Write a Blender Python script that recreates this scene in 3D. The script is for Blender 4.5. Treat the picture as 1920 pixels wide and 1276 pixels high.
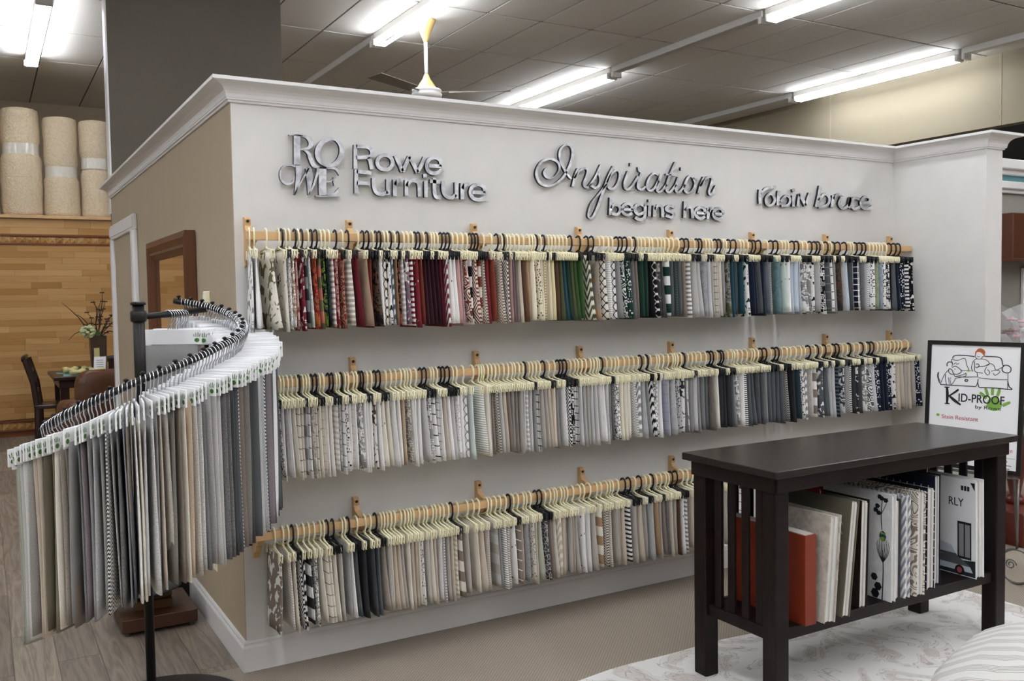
import bpy, math, random
from mathutils import Vector, Matrix
random.seed(7)
for o in list(bpy.data.objects): bpy.data.objects.remove(o)
S = bpy.context.scene
COL = S.collection
pi = math.pi
# ------------------------------------------------------------------ camera (metres; display wall is the plane y=0, its left corner x=0)
F_PX = 1708.53; CX, CY = 960.0, 638.0
CAM = Vector((-0.8856, -3.7333, 1.52))
_y, _p, _r = (math.radians(a) for a in (30.157, -2.770, -0.899))
_f = Vector((math.sin(_y)*math.cos(_p), math.cos(_y)*math.cos(_p), math.sin(_p)))
_ri = _f.cross(Vector((0, 0, 1))).normalized(); _u = _ri.cross(_f)
RI = math.cos(_r)*_ri + math.sin(_r)*_u; UP = -math.sin(_r)*_ri + math.cos(_r)*_u; FW = _f
cam_d = bpy.data.cameras.new('camera'); cam = bpy.data.objects.new('camera', cam_d); COL.objects.link(cam)
cam_d.sensor_width = 36; cam_d.lens = F_PX*36/1920; cam_d.clip_start = .05; cam_d.clip_end = 100
cam.matrix_world = Matrix(((RI.x, UP.x, -FW.x, CAM.x), (RI.y, UP.y, -FW.y, CAM.y), (RI.z, UP.z, -FW.z, CAM.z), (0, 0, 0, 1)))
S.camera = cam
# ------------------------------------------------------------------ world, exposure
W = bpy.data.worlds.new('world'); S.world = W; W.use_nodes = True
W.node_tree.nodes['Background'].inputs[0].default_value = (.9, .92, 1, 1)
W.node_tree.nodes['Background'].inputs[1].default_value = .02
S.view_settings.view_transform = 'Standard'; S.view_settings.look = 'None'
S.view_settings.exposure = 0.22; S.view_settings.gamma = 1; S.view_settings.use_curve_mapping = False
TUBE_POWER = 30.0          # emission of the fluorescent tubes
HC = 4.22                  # ceiling height
def meas(px, py, axis, val):        # where a sight line of the survey photo meets a real plane
    d = RI*((px-CX)/F_PX) - UP*((py-CY)/F_PX) + FW
    return CAM + d*((val-CAM[axis])/d[axis])
def seen(P):
    q = Vector(P)-CAM; z = q.dot(FW)
    if z < .1: return None
    return CX+F_PX*q.dot(RI)/z, CY-F_PX*q.dot(UP)/z
# ------------------------------------------------------------------ materials
def lin(h):
    h = h.lstrip('#'); v = [int(h[i:i+2], 16)/255 for i in (0, 2, 4)]
    return tuple(c/12.92 if c <= .04045 else ((c+.055)/1.055)**2.4 for c in v)+(1,)
class G:
    def __init__(s, name):
        s.m = bpy.data.materials.new(name); s.m.use_nodes = True; s.t = s.m.node_tree; s.b = s.t.nodes['Principled BSDF']
    def n(s, t, **k):
        x = s.t.nodes.new(t)
        for a, b in k.items(): setattr(x, a, b)
        return x
    def put(s, sock, v):
        if isinstance(v, (int, float)): sock.default_value = v
        elif isinstance(v, tuple): sock.default_value = v
        else: s.t.links.new(v, sock)
    def f(s, op, a, b=0., c=0.):
        x = s.n('ShaderNodeMath', operation=op); s.put(x.inputs[0], a); s.put(x.inputs[1], b); s.put(x.inputs[2], c); return x.outputs[0]
    def mix(s, fac, a, b, mode='MIX'):
        x = s.n('ShaderNodeMix', data_type='RGBA', blend_type=mode); s.put(x.inputs[0], fac); s.put(x.inputs[6], a); s.put(x.inputs[7], b); return x.outputs[2]
    def noise(s, vec, scale, detail=2., dist=0.):
        x = s.n('ShaderNodeTexNoise'); s.put(x.inputs['Vector'], vec); x.inputs['Scale'].default_value = scale; x.inputs['Detail'].default_value = detail
        x.inputs['Distortion'].default_value = dist; return x.outputs[0]
    def vor(s, vec, scale, feat='F1', dist='EUCLIDEAN'):
        x = s.n('ShaderNodeTexVoronoi', feature=feat)
        if feat != 'DISTANCE_TO_EDGE': x.distance = dist
        s.put(x.inputs['Vector'], vec); x.inputs['Scale'].default_value = scale; return x.outputs['Distance']
    def coord(s, kind='Object'): return s.n('ShaderNodeTexCoord').outputs[kind]
    def xyz(s, v):
        x = s.n('ShaderNodeSeparateXYZ'); s.put(x.inputs[0], v); return x.outputs
    def comb(s, a, b, c=0.):
        x = s.n('ShaderNodeCombineXYZ'); s.put(x.inputs[0], a); s.put(x.inputs[1], b); s.put(x.inputs[2], c); return x.outputs[0]
    def bump(s, h, st, dist=.01):
        x = s.n('ShaderNodeBump'); s.put(x.inputs['Height'], h); x.inputs['Strength'].default_value = st; x.inputs['Distance'].default_value = dist
        s.t.links.new(x.outputs[0], s.b.inputs['Normal'])
    def base(s, c): s.put(s.b.inputs['Base Color'], c)
    def set(s, rough=.6, metal=0., spec=.5):
        s.b.inputs['Roughness'].default_value = rough; s.b.inputs['Metallic'].default_value = metal; s.b.inputs['Specular IOR Level'].default_value = spec; return s.m
M = {}
def simple(name, h, rough=.6, metal=0., var=.06, scale=8., spec=.5, bump=0., bscale=200.):
    g = G(name); c = lin(h); o = g.coord()
    if var: 
        nz = g.noise(o, scale, 3.)
        g.base(g.mix(nz, tuple(x*(1-var) for x in c[:3])+(1,), tuple(min(1, x*(1+var)) for x in c[:3])+(1,)))
    else: g.base(c)
    if bump: g.bump(g.noise(o, bscale, 2.), bump)
    M[name] = g.set(rough, metal, spec); return M[name]
simple('paint_white', 'dcdad5', .75, bump=.05, bscale=300)
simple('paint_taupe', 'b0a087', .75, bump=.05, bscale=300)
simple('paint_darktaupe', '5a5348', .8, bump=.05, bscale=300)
simple('trim_white', 'e6e4e1', .4, var=.02)
simple('paint_beige', 'b9aa90', .8); simple('paint_neutral', '9a9894', .8); simple('paint_cream', '9b917a', .8, var=.03)
simple('paint_grey', '8e8b82', .8); simple('paint_teal', '5f8c94', .7)
simple('plastic_cream', 'f8f1cf', .45, var=.03); simple('plastic_black', '0b0b0d', .4, var=.02)
simple('metal_dark', '2c2a28', .42, .6, var=.05); simple('metal_black', '111012', .45, .4)
simple('metal_chrome', 'c4c6ca', .22, 1., var=.02); simple('metal_iron', '7e7c78', .38, .9)
simple('card_white', 'fafafa', .5, var=.02); simple('paper', 'd9d6cf', .7, var=.08, scale=60)
simple('ink_black', '141416', .6, var=0); simple('ink_green', '7fae4a', .6, var=.1, scale=80); simple('ink_darkgreen', '4f7d2c', .6, var=.15, scale=90)
simple('ink_orange', 'c96a3c', .6, var=.15, scale=60); simple('ink_red', 'b8545e', .6, var=0); simple('ink_grey', '8f8f92', .6, var=0)
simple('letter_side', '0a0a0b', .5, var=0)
simple('fixture_white', 'd6d4ce', .4, var=.03); simple('fan_yellow', 'dfc079', .5, var=.04); simple('fan_white', 'e9e7e0', .4, var=.02); simple('fan_blade', '8d8577', .5)
simple('grid_grey', '3d3a35', .6, var=.02)
simple('roll_pile', 'd8c6a8', 1., var=.2, scale=38., bump=1., bscale=48.); simple('plastic_wrap', 'd8d2c4', .12, var=.15, scale=25.)
simple('leather', '5f3a22', .38, var=.4, scale=9., bump=.8, bscale=14.)
simple('cabinet_wood', '4f2812', .35, var=.25, scale=6.); simple('darkwood', '2a1712', .3, var=.2, scale=12.); simple('redwood', '5e2013', .3, var=.25, scale=6.)
simple('vase_brown', '4b3a2b', .35, var=.3, scale=14.); simple('stalk', '2f1a16', .6, var=.2); simple('leaf_green', '3f5a2a', .6, var=.2)
simple('hydrangea', 'ccd0a0', .8, var=.25, scale=60.); simple('napkin', 'd3c58a', .9, var=.2, scale=30.); simple('placemat', '79a59e', .8)
simple('black_mat', '0d0d0e', .7, var=.2); simple('slate', '2d3436', .35, var=.3)
simple('pink_petal', 'd7aeb6', .8, var=.15, scale=40.); simple('brown_petal', '7a5f45', .9, var=.3, scale=50.)
simple('wood_rail', 'd3ad7c', .45, var=.12, scale=20.); simple('screw', '2c2118', .5, .3)
simple('brown_pedestal', '472b18', .5, var=.3, scale=9.); simple('gold_pedestal', '5f4020', .45, var=.25, scale=9.)
def glow(name, h, st):
    g = G(name); g.base((.9, .9, .9, 1)); g.b.inputs['Emission Color'].default_value = lin(h); g.b.inputs['Emission Strength'].default_value = st
    M[name] = g.set(.4)
glow('tube_lit', 'eff4ff', TUBE_POWER)
def _silver():
    g = G('letter_silver'); o = g.coord(); nz = g.noise(o, 22., 4., .6)
    g.base(g.mix(g.f('MULTIPLY_ADD', nz, 2.2, -.6), lin('94959a'), lin('f0f1f3'))); g.put(g.b.inputs['Roughness'], g.f('MULTIPLY_ADD', nz, .3, .3)); g.b.inputs['Metallic'].default_value = .35
    M['letter_silver'] = g.m
_silver()
def _table():
    g = G('table_black'); o = g.coord(); x = g.xyz(o)
    v = g.comb(g.f('MULTIPLY', x[0], 4.), g.f('MULTIPLY', x[1], 70.), g.f('MULTIPLY', x[2], 20.))
    nz = g.noise(v, 1., 4.); g.base(g.mix(nz, lin('0c0808'), lin('241a18'))); g.bump(nz, .15, .003)
    M['table_black'] = g.set(.4, spec=.18)
    h = g.m.copy(); h.name = 'table_top'; h.node_tree.nodes['Principled BSDF'].inputs['Roughness'].default_value = .26; h.node_tree.nodes['Principled BSDF'].inputs['Specular IOR Level'].default_value = .5; M['table_top'] = h
_table()
def _wood(name, c1, c2, axis=0, rough=.5, fr=30.):
    g = G(name); x = g.xyz(g.coord()); rnd = g.n('ShaderNodeObjectInfo').outputs['Random']
    s = [fr, fr, fr]; s[axis] = fr*.07
    v = g.comb(*[g.f('MULTIPLY_ADD', x[i], s[i], g.f('MULTIPLY', rnd, 37.+i*11)) for i in range(3)])
    nz = g.noise(v, 1., 4., .9); t = g.mix(rnd, lin(c1), lin(c2))
    g.base(g.mix(g.f('MULTIPLY', nz, .55), t, tuple(c*.5 for c in lin(c2)[:3])+(1,))); g.bump(nz, .08, .004)
    M[name] = g.set(rough)
_wood('plank_maple', 'dcb074', 'b4813f', 0, .4, 14.)
def _vinyl():
    g = G('plank_vinyl'); x = g.xyz(g.coord()); rnd = g.n('ShaderNodeObjectInfo').outputs['Random']
    v = g.comb(g.f('MULTIPLY_ADD', x[0], 15., g.f('MULTIPLY', rnd, 37.)), g.f('MULTIPLY_ADD', x[1], 1.1, g.f('MULTIPLY', rnd, 61.)), 0.)
    n1 = g.noise(v, 1., 4., .35); vein = g.f('PINGPONG', g.f('MULTIPLY', n1, 6.), .5); fine = g.noise(g.comb(g.f('MULTIPLY', x[0], 220.), g.f('MULTIPLY', x[1], 9.), rnd), 1., 2.)
    a = g.f('MULTIPLY_ADD', fine, .45, g.f('MULTIPLY_ADD', vein, .7, .12))
    c = g.mix(g.f('MULTIPLY_ADD', a, 1.1, -.1), lin('4c4238'), g.mix(rnd, lin('b4a694'), lin('8a7e70')))
    g.base(c); g.bump(a, .1, .003); M['plank_vinyl'] = g.set(.45)
_vinyl()
_wood('frame_wood', '6b4020', '512c14', 2, .35, 30.)
_wood('border_wood', '9c5b2a', '7d421e', 0, .45, 14.)
def _carpet():
    g = G('carpet'); x = g.xyz(g.coord()); k = 62.
    a = g.f('PINGPONG', g.f('MULTIPLY', g.f('ADD', x[0], x[1]), k), .5); b = g.f('PINGPONG', g.f('MULTIPLY', g.f('SUBTRACT', x[0], x[1]), k), .5)
    h = g.f('MULTIPLY', g.f('MINIMUM', a, b), 2.); nz = g.noise(g.coord(), 260., 2.); hh = g.f('MULTIPLY_ADD', nz, .6, g.f('MULTIPLY', h, .6))
    g.base(g.mix(hh, lin('655c50'), lin('bdb0a0'))); g.bump(hh, .5, .006); M['carpet'] = g.set(.95, spec=.2)
_carpet()
def _tile():
    g = G('ceiling_tile'); nz = g.noise(g.coord(), 90., 4.); g.base(g.mix(nz, lin('d2cdc3'), lin('f1ede4'))); g.bump(nz, .25, .01); M['ceiling_tile'] = g.set(.9, spec=.2)
_tile()
def _rug():
    g = G('rug_damask'); o = g.coord(); n1 = g.noise(o, 3.6, 2.5, 2.2); n2 = g.noise(o, 11., 3., 1.)
    reg = g.f('MULTIPLY', g.f('GREATER_THAN', n1, .49), g.f('LESS_THAN', n1, .68))
    line = g.f('LESS_THAN', g.f('ABSOLUTE', g.f('SUBTRACT', g.f('FRACT', g.f('MULTIPLY', n1, 17.)), .5)), .085)
    fill = g.f('MULTIPLY', g.f('MINIMUM', g.f('MAXIMUM', g.f('MULTIPLY', g.f('SUBTRACT', n1, .50), 12.), 0.), 1.), g.f('MULTIPLY_ADD', n2, .7, .1))
    c = g.mix(fill, lin('f0ede8'), lin('b9a798'))
    c = g.mix(g.f('MULTIPLY', g.f('MULTIPLY', line, reg), .5), c, lin('857a6f'))
    c = g.mix(g.f('MULTIPLY', g.noise(o, 1.7, 2.), .22), c, lin('bcc3c5'))
    g.base(c); g.bump(g.noise(o, 300., 2.), .2, .004); M['rug_damask'] = g.set(.95, spec=.2)
_rug()
def _glass():
    g = G('mirror_glass'); g.base((.85, .8, .74, 1)); M['mirror_glass'] = g.set(.03, 1.)
_glass()
def _film():
    g = G('clear_film'); g.base((.9, .9, .93, 1)); g.b.inputs['Alpha'].default_value = .28; M['clear_film'] = g.set(.15)
_film()
HEX = dict(white='f6f4f0', cream='eae4d6', ivory='efe8cf', grey='8e8d8b', charcoal='333436', black='121215', olive='6d6a4c', tan='a98c6c', pink='c8a09a', rust='7c3a2b',
           crimson='7a2630', red='7e1c26', maroon='521522', burgundy='33121a', mint='c9d8cf', orange='b8683a', salmon='b87060', navy='182032', lime='8fae45', darkgreen='1d3a30',
           brown='5a4231', taupe='8a7d72', mauve='7b6470', plum='2e1420', blue='6d7b8a', slate='585c5e', teal='254650', green='36522a', moss='4f5338', silver='d0d2d3',
           lightgrey='c6c5c3', paleblue='c2cdd6', sage='b4b8a6', beige='cbbfae', lavender='9a9bab', yellow='dccf8d', gold='a48a52', darkgrey='4a4a4b', stone='b2aca3', palegreen='b7c3a0', aqua='8fb0b2', khaki='8a8270', umber='6b6352')
NICE = dict(lightgrey='pale grey', darkgreen='dark green', darkgrey='dark grey', paleblue='pale blue', palegreen='pale green')
WORD = dict(p='plain', hs='striped', fine='finely striped', band='banded', zz='zigzag', herr='herringbone', dia='diamond', blot='blotched', leaf='leafy', flo='floral', bird='bird print',
            dots='dotted', lat='latticed', grid='checked', line='lined', crk='crackled', wav='swirled', tex='tweedy', maze='maze print', soft='brushed')
FAB = {}
def fab(kind, c1, c2, src='UV'):
    key = (kind, c1, c2, src)
    if key in FAB: return FAB[key]
    g = G('fabric_%s_%s_%s' % (kind, c1, c2)); A, B = lin(HEX.get(c1, c1)), lin(HEX.get(c2, c2))
    if src == 'UV': v3 = g.coord('UV'); xx = g.xyz(v3); u, v = xx[0], xx[1]
    else: xx = g.xyz(g.coord()); u, v = xx[1], xx[2]; v3 = g.comb(u, v)
    tri = lambda s, k: g.f('MULTIPLY', g.f('PINGPONG', g.f('MULTIPLY', s, k), .5), 2.)
    gt = lambda a, b: g.f('GREATER_THAN', a, b); lt = lambda a, b: g.f('LESS_THAN', a, b); fr = lambda a: g.f('FRACT', a)
    third = None
    if kind == 'p': fac = None
    elif kind == 'soft': fac = g.noise(v3, 26., 4., 1.)
    elif kind == 'hs': fac = gt(fr(g.f('MULTIPLY', v, 46.)), .55)
    elif kind == 'fine': fac = gt(fr(g.f('MULTIPLY', v, 95.)), .6)
    elif kind == 'band': fac = gt(fr(g.f('MULTIPLY', v, 11.)), .5)
    elif kind == 'zz': fac = gt(fr(g.f('MULTIPLY_ADD', v, 24., g.f('MULTIPLY', tri(u, 22.), 1.1))), .5)
    elif kind == 'herr': fac = gt(fr(g.f('MULTIPLY_ADD', v, 80., g.f('MULTIPLY', tri(u, 26.), 2.2))), .5)
    elif kind == 'dia': fac = gt(fr(g.f('MULTIPLY', g.f('ADD', tri(u, 11.), tri(v, 9.)), 3.2)), .5)
    elif kind == 'blot': fac = gt(g.noise(v3, 30., 2., .5), .55)
    elif kind == 'leaf': fac = gt(g.noise(v3, 17., 1., 1.2), .55)
    elif kind == 'flo': fac = gt(g.noise(v3, 38., 3., .8), .5); third = g.f('MULTIPLY', gt(g.noise(v3, 24., 2., 1.5), .58), .75)
    elif kind == 'bird': fac = gt(g.noise(v3, 34., 3., 1.), .64)
    elif kind == 'dots': fac = lt(g.vor(v3, 85.), .36)
    elif kind == 'lat': fac = lt(g.f('MINIMUM', tri(g.f('ADD', u, v), 26.), tri(g.f('SUBTRACT', u, v), 26.)), .17)
    elif kind == 'grid': fac = lt(g.f('MINIMUM', tri(v, 30.), tri(u, 30.)), .13)
    elif kind == 'line': fac = lt(tri(v, 22.), .1)
    elif kind == 'crk': fac = lt(g.vor(v3, 55., 'DISTANCE_TO_EDGE'), .055)
    elif kind == 'wav': fac = gt(fr(g.f('MULTIPLY', g.noise(v3, 13., 1., .5), 14.)), .55)
    elif kind == 'tex': fac = g.noise(v3, 190., 2., .5)
    elif kind == 'maze': fac = gt(fr(g.f('MULTIPLY', g.vor(v3, 42., 'F1', 'CHEBYCHEV'), 3.)), .5)
    w = g.f('MULTIPLY_ADD', g.noise(g.comb(g.f('MULTIPLY', u, .35), v), 420., 2.), .5, .75)
    c = A if fac is None else g.mix(fac, A, B)
    if third is not None: c = g.mix(third, c, g.mix(.5, A, lin('8a5a4a' if c1 in ('red', 'pink', 'crimson', 'tan') else '55584a')))
    wc = g.comb(w, w, w)
    g.base(g.mix(1., c, wc, 'MULTIPLY')); FAB[key] = g.set(.92, spec=.25)
    if c1 in ('maroon', 'burgundy', 'crimson', 'red', 'teal', 'navy', 'green', 'darkgreen', 'plum') and kind == 'p':
        g.b.inputs['Sheen Weight'].default_value = .15; g.b.inputs['Sheen Roughness'].default_value = .4
    return FAB[key]
# ------------------------------------------------------------------ mesh builder
class MB:
    def __init__(s): s.v = []; s.f = []; s.m = []; s.uv = {}
    def add(s, vs, fs, mat=0, M4=None):
        b = len(s.v); s.v += [tuple(M4 @ Vector(p)) if M4 else tuple(p) for p in vs]
        for f in fs: s.f.append(tuple(b+i for i in f)); s.m.append(mat)
        return s
    def box(s, x0, x1, y0, y1, z0, z1, mat=0, M4=None):
        x0, x1 = sorted((x0, x1)); y0, y1 = sorted((y0, y1)); z0, z1 = sorted((z0, z1))
        return s.add([(x, y, z) for z in (z0, z1) for y in (y0, y1) for x in (x0, x1)],
                     [(0, 2, 3, 1), (4, 5, 7, 6), (0, 1, 5, 4), (2, 6, 7, 3), (0, 4, 6, 2), (1, 3, 7, 5)], mat, M4)
    def bbox(s, x0, x1, y0, y1, z0, z1, b=.004, mat=0, M4=None):     # box with chamfered edges
        x0, x1 = sorted((x0, x1)); y0, y1 = sorted((y0, y1)); z0, z1 = sorted((z0, z1))
        b = min(b, (x1-x0)*.45, (y1-y0)*.45, (z1-z0)*.45)
        def ring(z, d): return [(x0+d, y0+b+d, z), (x0+b+d, y0+d, z), (x1-b-d, y0+d, z), (x1-d, y0+b+d, z), (x1-d, y1-b-d, z), (x1-b-d, y1-d, z), (x0+b+d, y1-d, z), (x0+d, y1-b-d, z)]
        e = b*.6
        return s.loft([ring(z0, e), ring(z0+e, 0), ring(z1-e, 0), ring(z1, e)], True, mat, M4)
    def loft(s, rings, caps=True, mat=0, M4=None, closed=True):
        n = len(rings[0]); vs = [p for r in rings for p in r]; fs = []
        for i in range(len(rings)-1):
            for j in range(n if closed else n-1):
                k = (j+1) % n; fs.append((i*n+j, i*n+k, (i+1)*n+k, (i+1)*n+j))
        if caps: fs.append(tuple(range(n))[::-1]); fs.append(tuple((len(rings)-1)*n+j for j in range(n)))
        return s.add(vs, fs, mat, M4)
    def lathe(s, prof, n=20, cx=0, cy=0, mat=0, M4=None):
        return s.loft([[(cx+r*math.cos(2*pi*j/n), cy+r*math.sin(2*pi*j/n), z) for j in range(n)] for r, z in prof], True, mat, M4)
    def tube(s, pts, r, n=6, mat=0, M4=None, flat=1.):
        P = [Vector(p) for p in pts]; rings = []; up = None
        for i, p in enumerate(P):
            t = (P[min(i+1, len(P)-1)]-P[max(i-1, 0)]).normalized()
            if up is None: up = Vector((0, 0, 1)) if abs(t.z) < .9 else Vector((1, 0, 0))
            a = t.cross(up).normalized() if t.cross(up).length > 1e-6 else Vector((1, 0, 0)); b = a.cross(t).normalized(); up = b
            rr = r[i] if isinstance(r, (list, tuple)) else r
            rings.append([tuple(p+a*rr*flat*math.cos(2*pi*j/n)+b*rr*math.sin(2*pi*j/n)) for j in range(n)])
        return s.loft(rings, True, mat, M4)
    def sphere(s, c, rx, ry, rz, n=12, m=8, mat=0, M4=None):
        rings = [[(c[0]+rx*math.sin(pi*i/m)*math.cos(2*pi*j/n), c[1]+ry*math.sin(pi*i/m)*math.sin(2*pi*j/n), c[2]-rz*math.cos(pi*i/m)) for j in range(n)] for i in range(1, m)]
        return s.loft(rings, True, mat, M4)
    def poly(s, pts, d0, d1, T, mat=0, side=None):      # extrude a convex 2D outline; T maps (a,b,depth) to 3D
        n = len(pts); vs = [T(a, b, d0) for a, b in pts]+[T(a, b, d1) for a, b in pts]
        s.add(vs, [tuple(range(n))], mat); b = len(s.v)-2*n
        for j in range(n): s.f.append((b+j, b+(j+1) % n, b+n+(j+1) % n, b+n+j)); s.m.append(mat if side is None else side)
        s.f.append(tuple(b+n+j for j in range(n))[::-1]); s.m.append(mat); return s
    def ribbon(s, pts, w, d0, d1, T, mat=0, side=None, sub=4):
        w = w if isinstance(w, (list, tuple)) else [w]*len(pts)
        P = [Vector((a, b, ww)) for (a, b), ww in zip(pts, w)]
        if len(P) > 2 and sub > 1:
            Q = []
            for i in range(len(P)-1):
                p0, p1, p2, p3 = P[max(i-1, 0)], P[i], P[i+1], P[min(i+2, len(P)-1)]
                for k in range(sub):
                    t = k/sub; Q.append(.5*((2*p1)+(p2-p0)*t+(2*p0-5*p1+4*p2-p3)*t*t+(3*p1-p0-3*p2+p3)*t**3))
            Q.append(P[-1]); P = Q
        L, R = [], []
        for i, p in enumerate(P):
            t = P[min(i+1, len(P)-1)]-P[max(i-1, 0)]; l = math.hypot(t.x, t.y) or 1; nx, ny = -t.y/l, t.x/l; h = p.z/2
            L.append((p.x+nx*h, p.y+ny*h)); R.append((p.x-nx*h, p.y-ny*h))
        n = len(P); vs = [T(a, b, d0) for a, b in L+R]+[T(a, b, d1) for a, b in L+R]; b0 = len(s.v); s.v += [tuple(x) for x in vs]
        sd = mat if side is None else side
        for i in range(n-1):
            s.f.append((b0+i, b0+i+1, b0+n+i+1, b0+n+i)); s.m.append(mat)
            o = b0+2*n
            s.f.append((o+i, o+n+i, o+n+i+1, o+i+1)); s.m.append(mat)
            s.f.append((b0+i, o+i, o+i+1, b0+i+1)); s.m.append(sd); s.f.append((b0+n+i, b0+n+i+1, o+n+i+1, o+n+i)); s.m.append(sd)
        o = b0+2*n
        s.f.append((b0, b0+n, o+n, o)); s.m.append(sd); s.f.append((b0+n-1, o+n-1, o+2*n-1, b0+2*n-1)); s.m.append(sd)
        return s
    def mesh(s, name, mats, smooth=False):
        me = bpy.data.meshes.new(name); me.from_pydata(s.v, [], s.f)
        for m in (mats if isinstance(mats, (list, tuple)) else [mats]): me.materials.append(M[m] if isinstance(m, str) else m)
        me.polygons.foreach_set('material_index', s.m)
        if smooth: me.polygons.foreach_set('use_smooth', [True]*len(me.polygons))
        import bmesh
        bm = bmesh.new(); bm.from_mesh(me); bmesh.ops.recalc_face_normals(bm, faces=bm.faces); bm.to_mesh(me); bm.free()
        me.update(); return me
    def build(s, name, mats, parent=None, smooth=False, loc=None):
        return put(name, s.mesh(name, mats, smooth), parent, loc)
def put(name, me, parent=None, loc=None, rot=None):
    o = bpy.data.objects.new(name, me); COL.objects.link(o)
    if parent: o.parent = parent
    if loc: o.location = loc
    if rot: o.rotation_euler = rot
    return o
def tag(o, label=None, cat=None, group=None, kind=None):
    if label: o['label'] = label
    if cat: o['category'] = cat
    if group: o['group'] = group
    if kind: o['kind'] = kind
    return o
def thing(name, label, cat, loc=(0, 0, 0), rz=0., group=None):
    o = bpy.data.objects.new(name, None); COL.objects.link(o); o.location = loc; o.rotation_euler = (0, 0, rz); o.empty_display_size = .05
    return tag(o, label, cat, group)
def struct(o, label=None): o['kind'] = 'structure'; o['label'] = label or o.name.replace('_', ' '); return o
ORD = 'first second third fourth fifth sixth seventh eighth ninth tenth eleventh twelfth thirteenth fourteenth fifteenth sixteenth seventeenth eighteenth nineteenth'.split()
def nth(n):
    if n <= 19: return ORD[n-1]
    t, u = divmod(n, 10)
    if n < 100: return (['', '', 'twent', 'thirt', 'fort', 'fift', 'sixt', 'sevent', 'eight', 'ninet'][t]+('y-'+ORD[u-1] if u else 'ieth'))
    return 'hundredth' if n == 100 else 'hundred-'+nth(n-100)
# ------------------------------------------------------------------ text glyphs (built-in font)
_gl = {}
def _textmesh(s, off=0.):
    k = (s, off)
    if k in _gl: return _gl[k]
    cu = bpy.data.curves.new('t', 'FONT'); cu.body = s; cu.size = 1; cu.extrude = .5; cu.offset = off; cu.resolution_u = 4
    ob = bpy.data.objects.new('t', cu); COL.objects.link(ob); dg = bpy.context.evaluated_depsgraph_get(); dg.update()
    me = bpy.data.meshes.new_from_object(ob.evaluated_get(dg)); vs = [tuple(v.co) for v in me.vertices]; fs = [tuple(p.vertices) for p in me.polygons]
    nz = [p.normal.z for p in me.polygons]
    bpy.data.objects.remove(ob); bpy.data.curves.remove(cu); bpy.data.meshes.remove(me); _gl[k] = (vs, fs, nz); return _gl[k]
def _adv(s):
    f = lambda q: max([v[0] for v in _textmesh(q)[0]] or [0])
    return f(s+'l')-f('l')
def text(mb, s, x, y, sx, sy, d0, d1, T, mat=0, side=None, off=0.):      # T(a,b,depth)
    vs, fs, nz = _textmesh(s, off); b = len(mb.v)
    mb.v += [tuple(T(x+v[0]*sx, y+v[1]*sy, d1+(d0-d1)*(v[2]+.5))) for v in vs]
    for f, z in zip(fs, nz): mb.f.append(tuple(b+i for i in f)); mb.m.append(mat if (side is None or z > .9) else side)
    return mb
def letters(s, x, y, w, sy, d0, d1, T, parent, mats, off=0.):
    sx = w/_adv(s)
    for i, ch in enumerate(s):
        if ch == ' ': continue
        mb = MB(); text(mb, ch, x+_adv(s[:i])*sx if i else x, y, sx, sy, d0, d1, T, 0, 1, off); mb.build('letter', mats, parent)
# ================================================================== SETTING
WL = 4.04; CZ = 2.31
LY = 3.85; RET = -.61; RX = 4.19
def planar(name, vs, mat, lab=None): return struct(MB().add(vs, [(0, 1, 2, 3)]).build(name, mat), lab)
struct(MB().box(-7, 13, -8, .06, -.1, 0).build('floor', 'carpet'), 'patterned grey-brown carpet in front of the display wall')
sub = struct(MB().box(-7, 13, .06, 11, -.1, -.004).build('floor_planked', 'plank_vinyl'), 'grey wood plank floor beside and behind the display wall')
pl_me = None
random.seed(3); npl = 0; rest = MB()
for i in range(-38, 24):
    x0 = i*.165; off = random.random()*1.2
    for j in range(-1, 10):
        ya, yb = max(.062, j*1.2+off), min(11., j*1.2+1.2+off)
        if yb-ya < .05: continue
        s = seen((x0+.08, (ya+yb)/2, 0)) or (-9e9, 0); s2 = seen((x0+.08, ya+.02, 0)) or (-9e9, 0)
        near = x0 < 0 and (-60 < s[0] < 480 or -60 < s2[0] < 480) and max(s[1], s2[1]) > 790 and min(s[1], s2[1]) < 1330
        mb = MB() if near else rest
        mb.bbox(x0+.001, x0+.164, ya+.001, yb-.001, -.003, 0, .0012)
        if near: mb.build('plank', 'plank_vinyl', sub); npl += 1
tag(rest.build('plank_field', 'plank_vinyl', sub), 'grey wood floor planks out of close view', kind='stuff')
# ceiling
ceil = struct(MB().box(-7, 9.36, -8, 11, HC+.012, HC+.1).build('ceiling', 'grid_grey'), 'suspended ceiling of textured rectangular tiles')
tile = MB().bbox(.007, .596, .014, 1.236, 0, .012, .005).mesh('tile', 'ceiling_tile'); rest = MB(); nt = 0
for i in range(-17, 10):
    for j in range(-9, 7):
        x0, y0 = 3.395+.603*i, 2.75+1.25*j
        if x0 > 9.3 or x0 < -7 or y0 > 10.4: continue
        s = seen((x0+.3, y0+.6, HC))
        if s and -80 < s[0] < 2000 and -60 < s[1] < 330: put('tile', tile, ceil, (x0, y0, HC)); nt += 1
        else: rest.bbox(x0+.007, x0+.596, y0+.014, y0+1.236, HC, HC+.012, .005)
tag(rest.build('tile_field', 'ceiling_tile', ceil), 'ceiling tiles out of view', kind='stuff')
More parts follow.
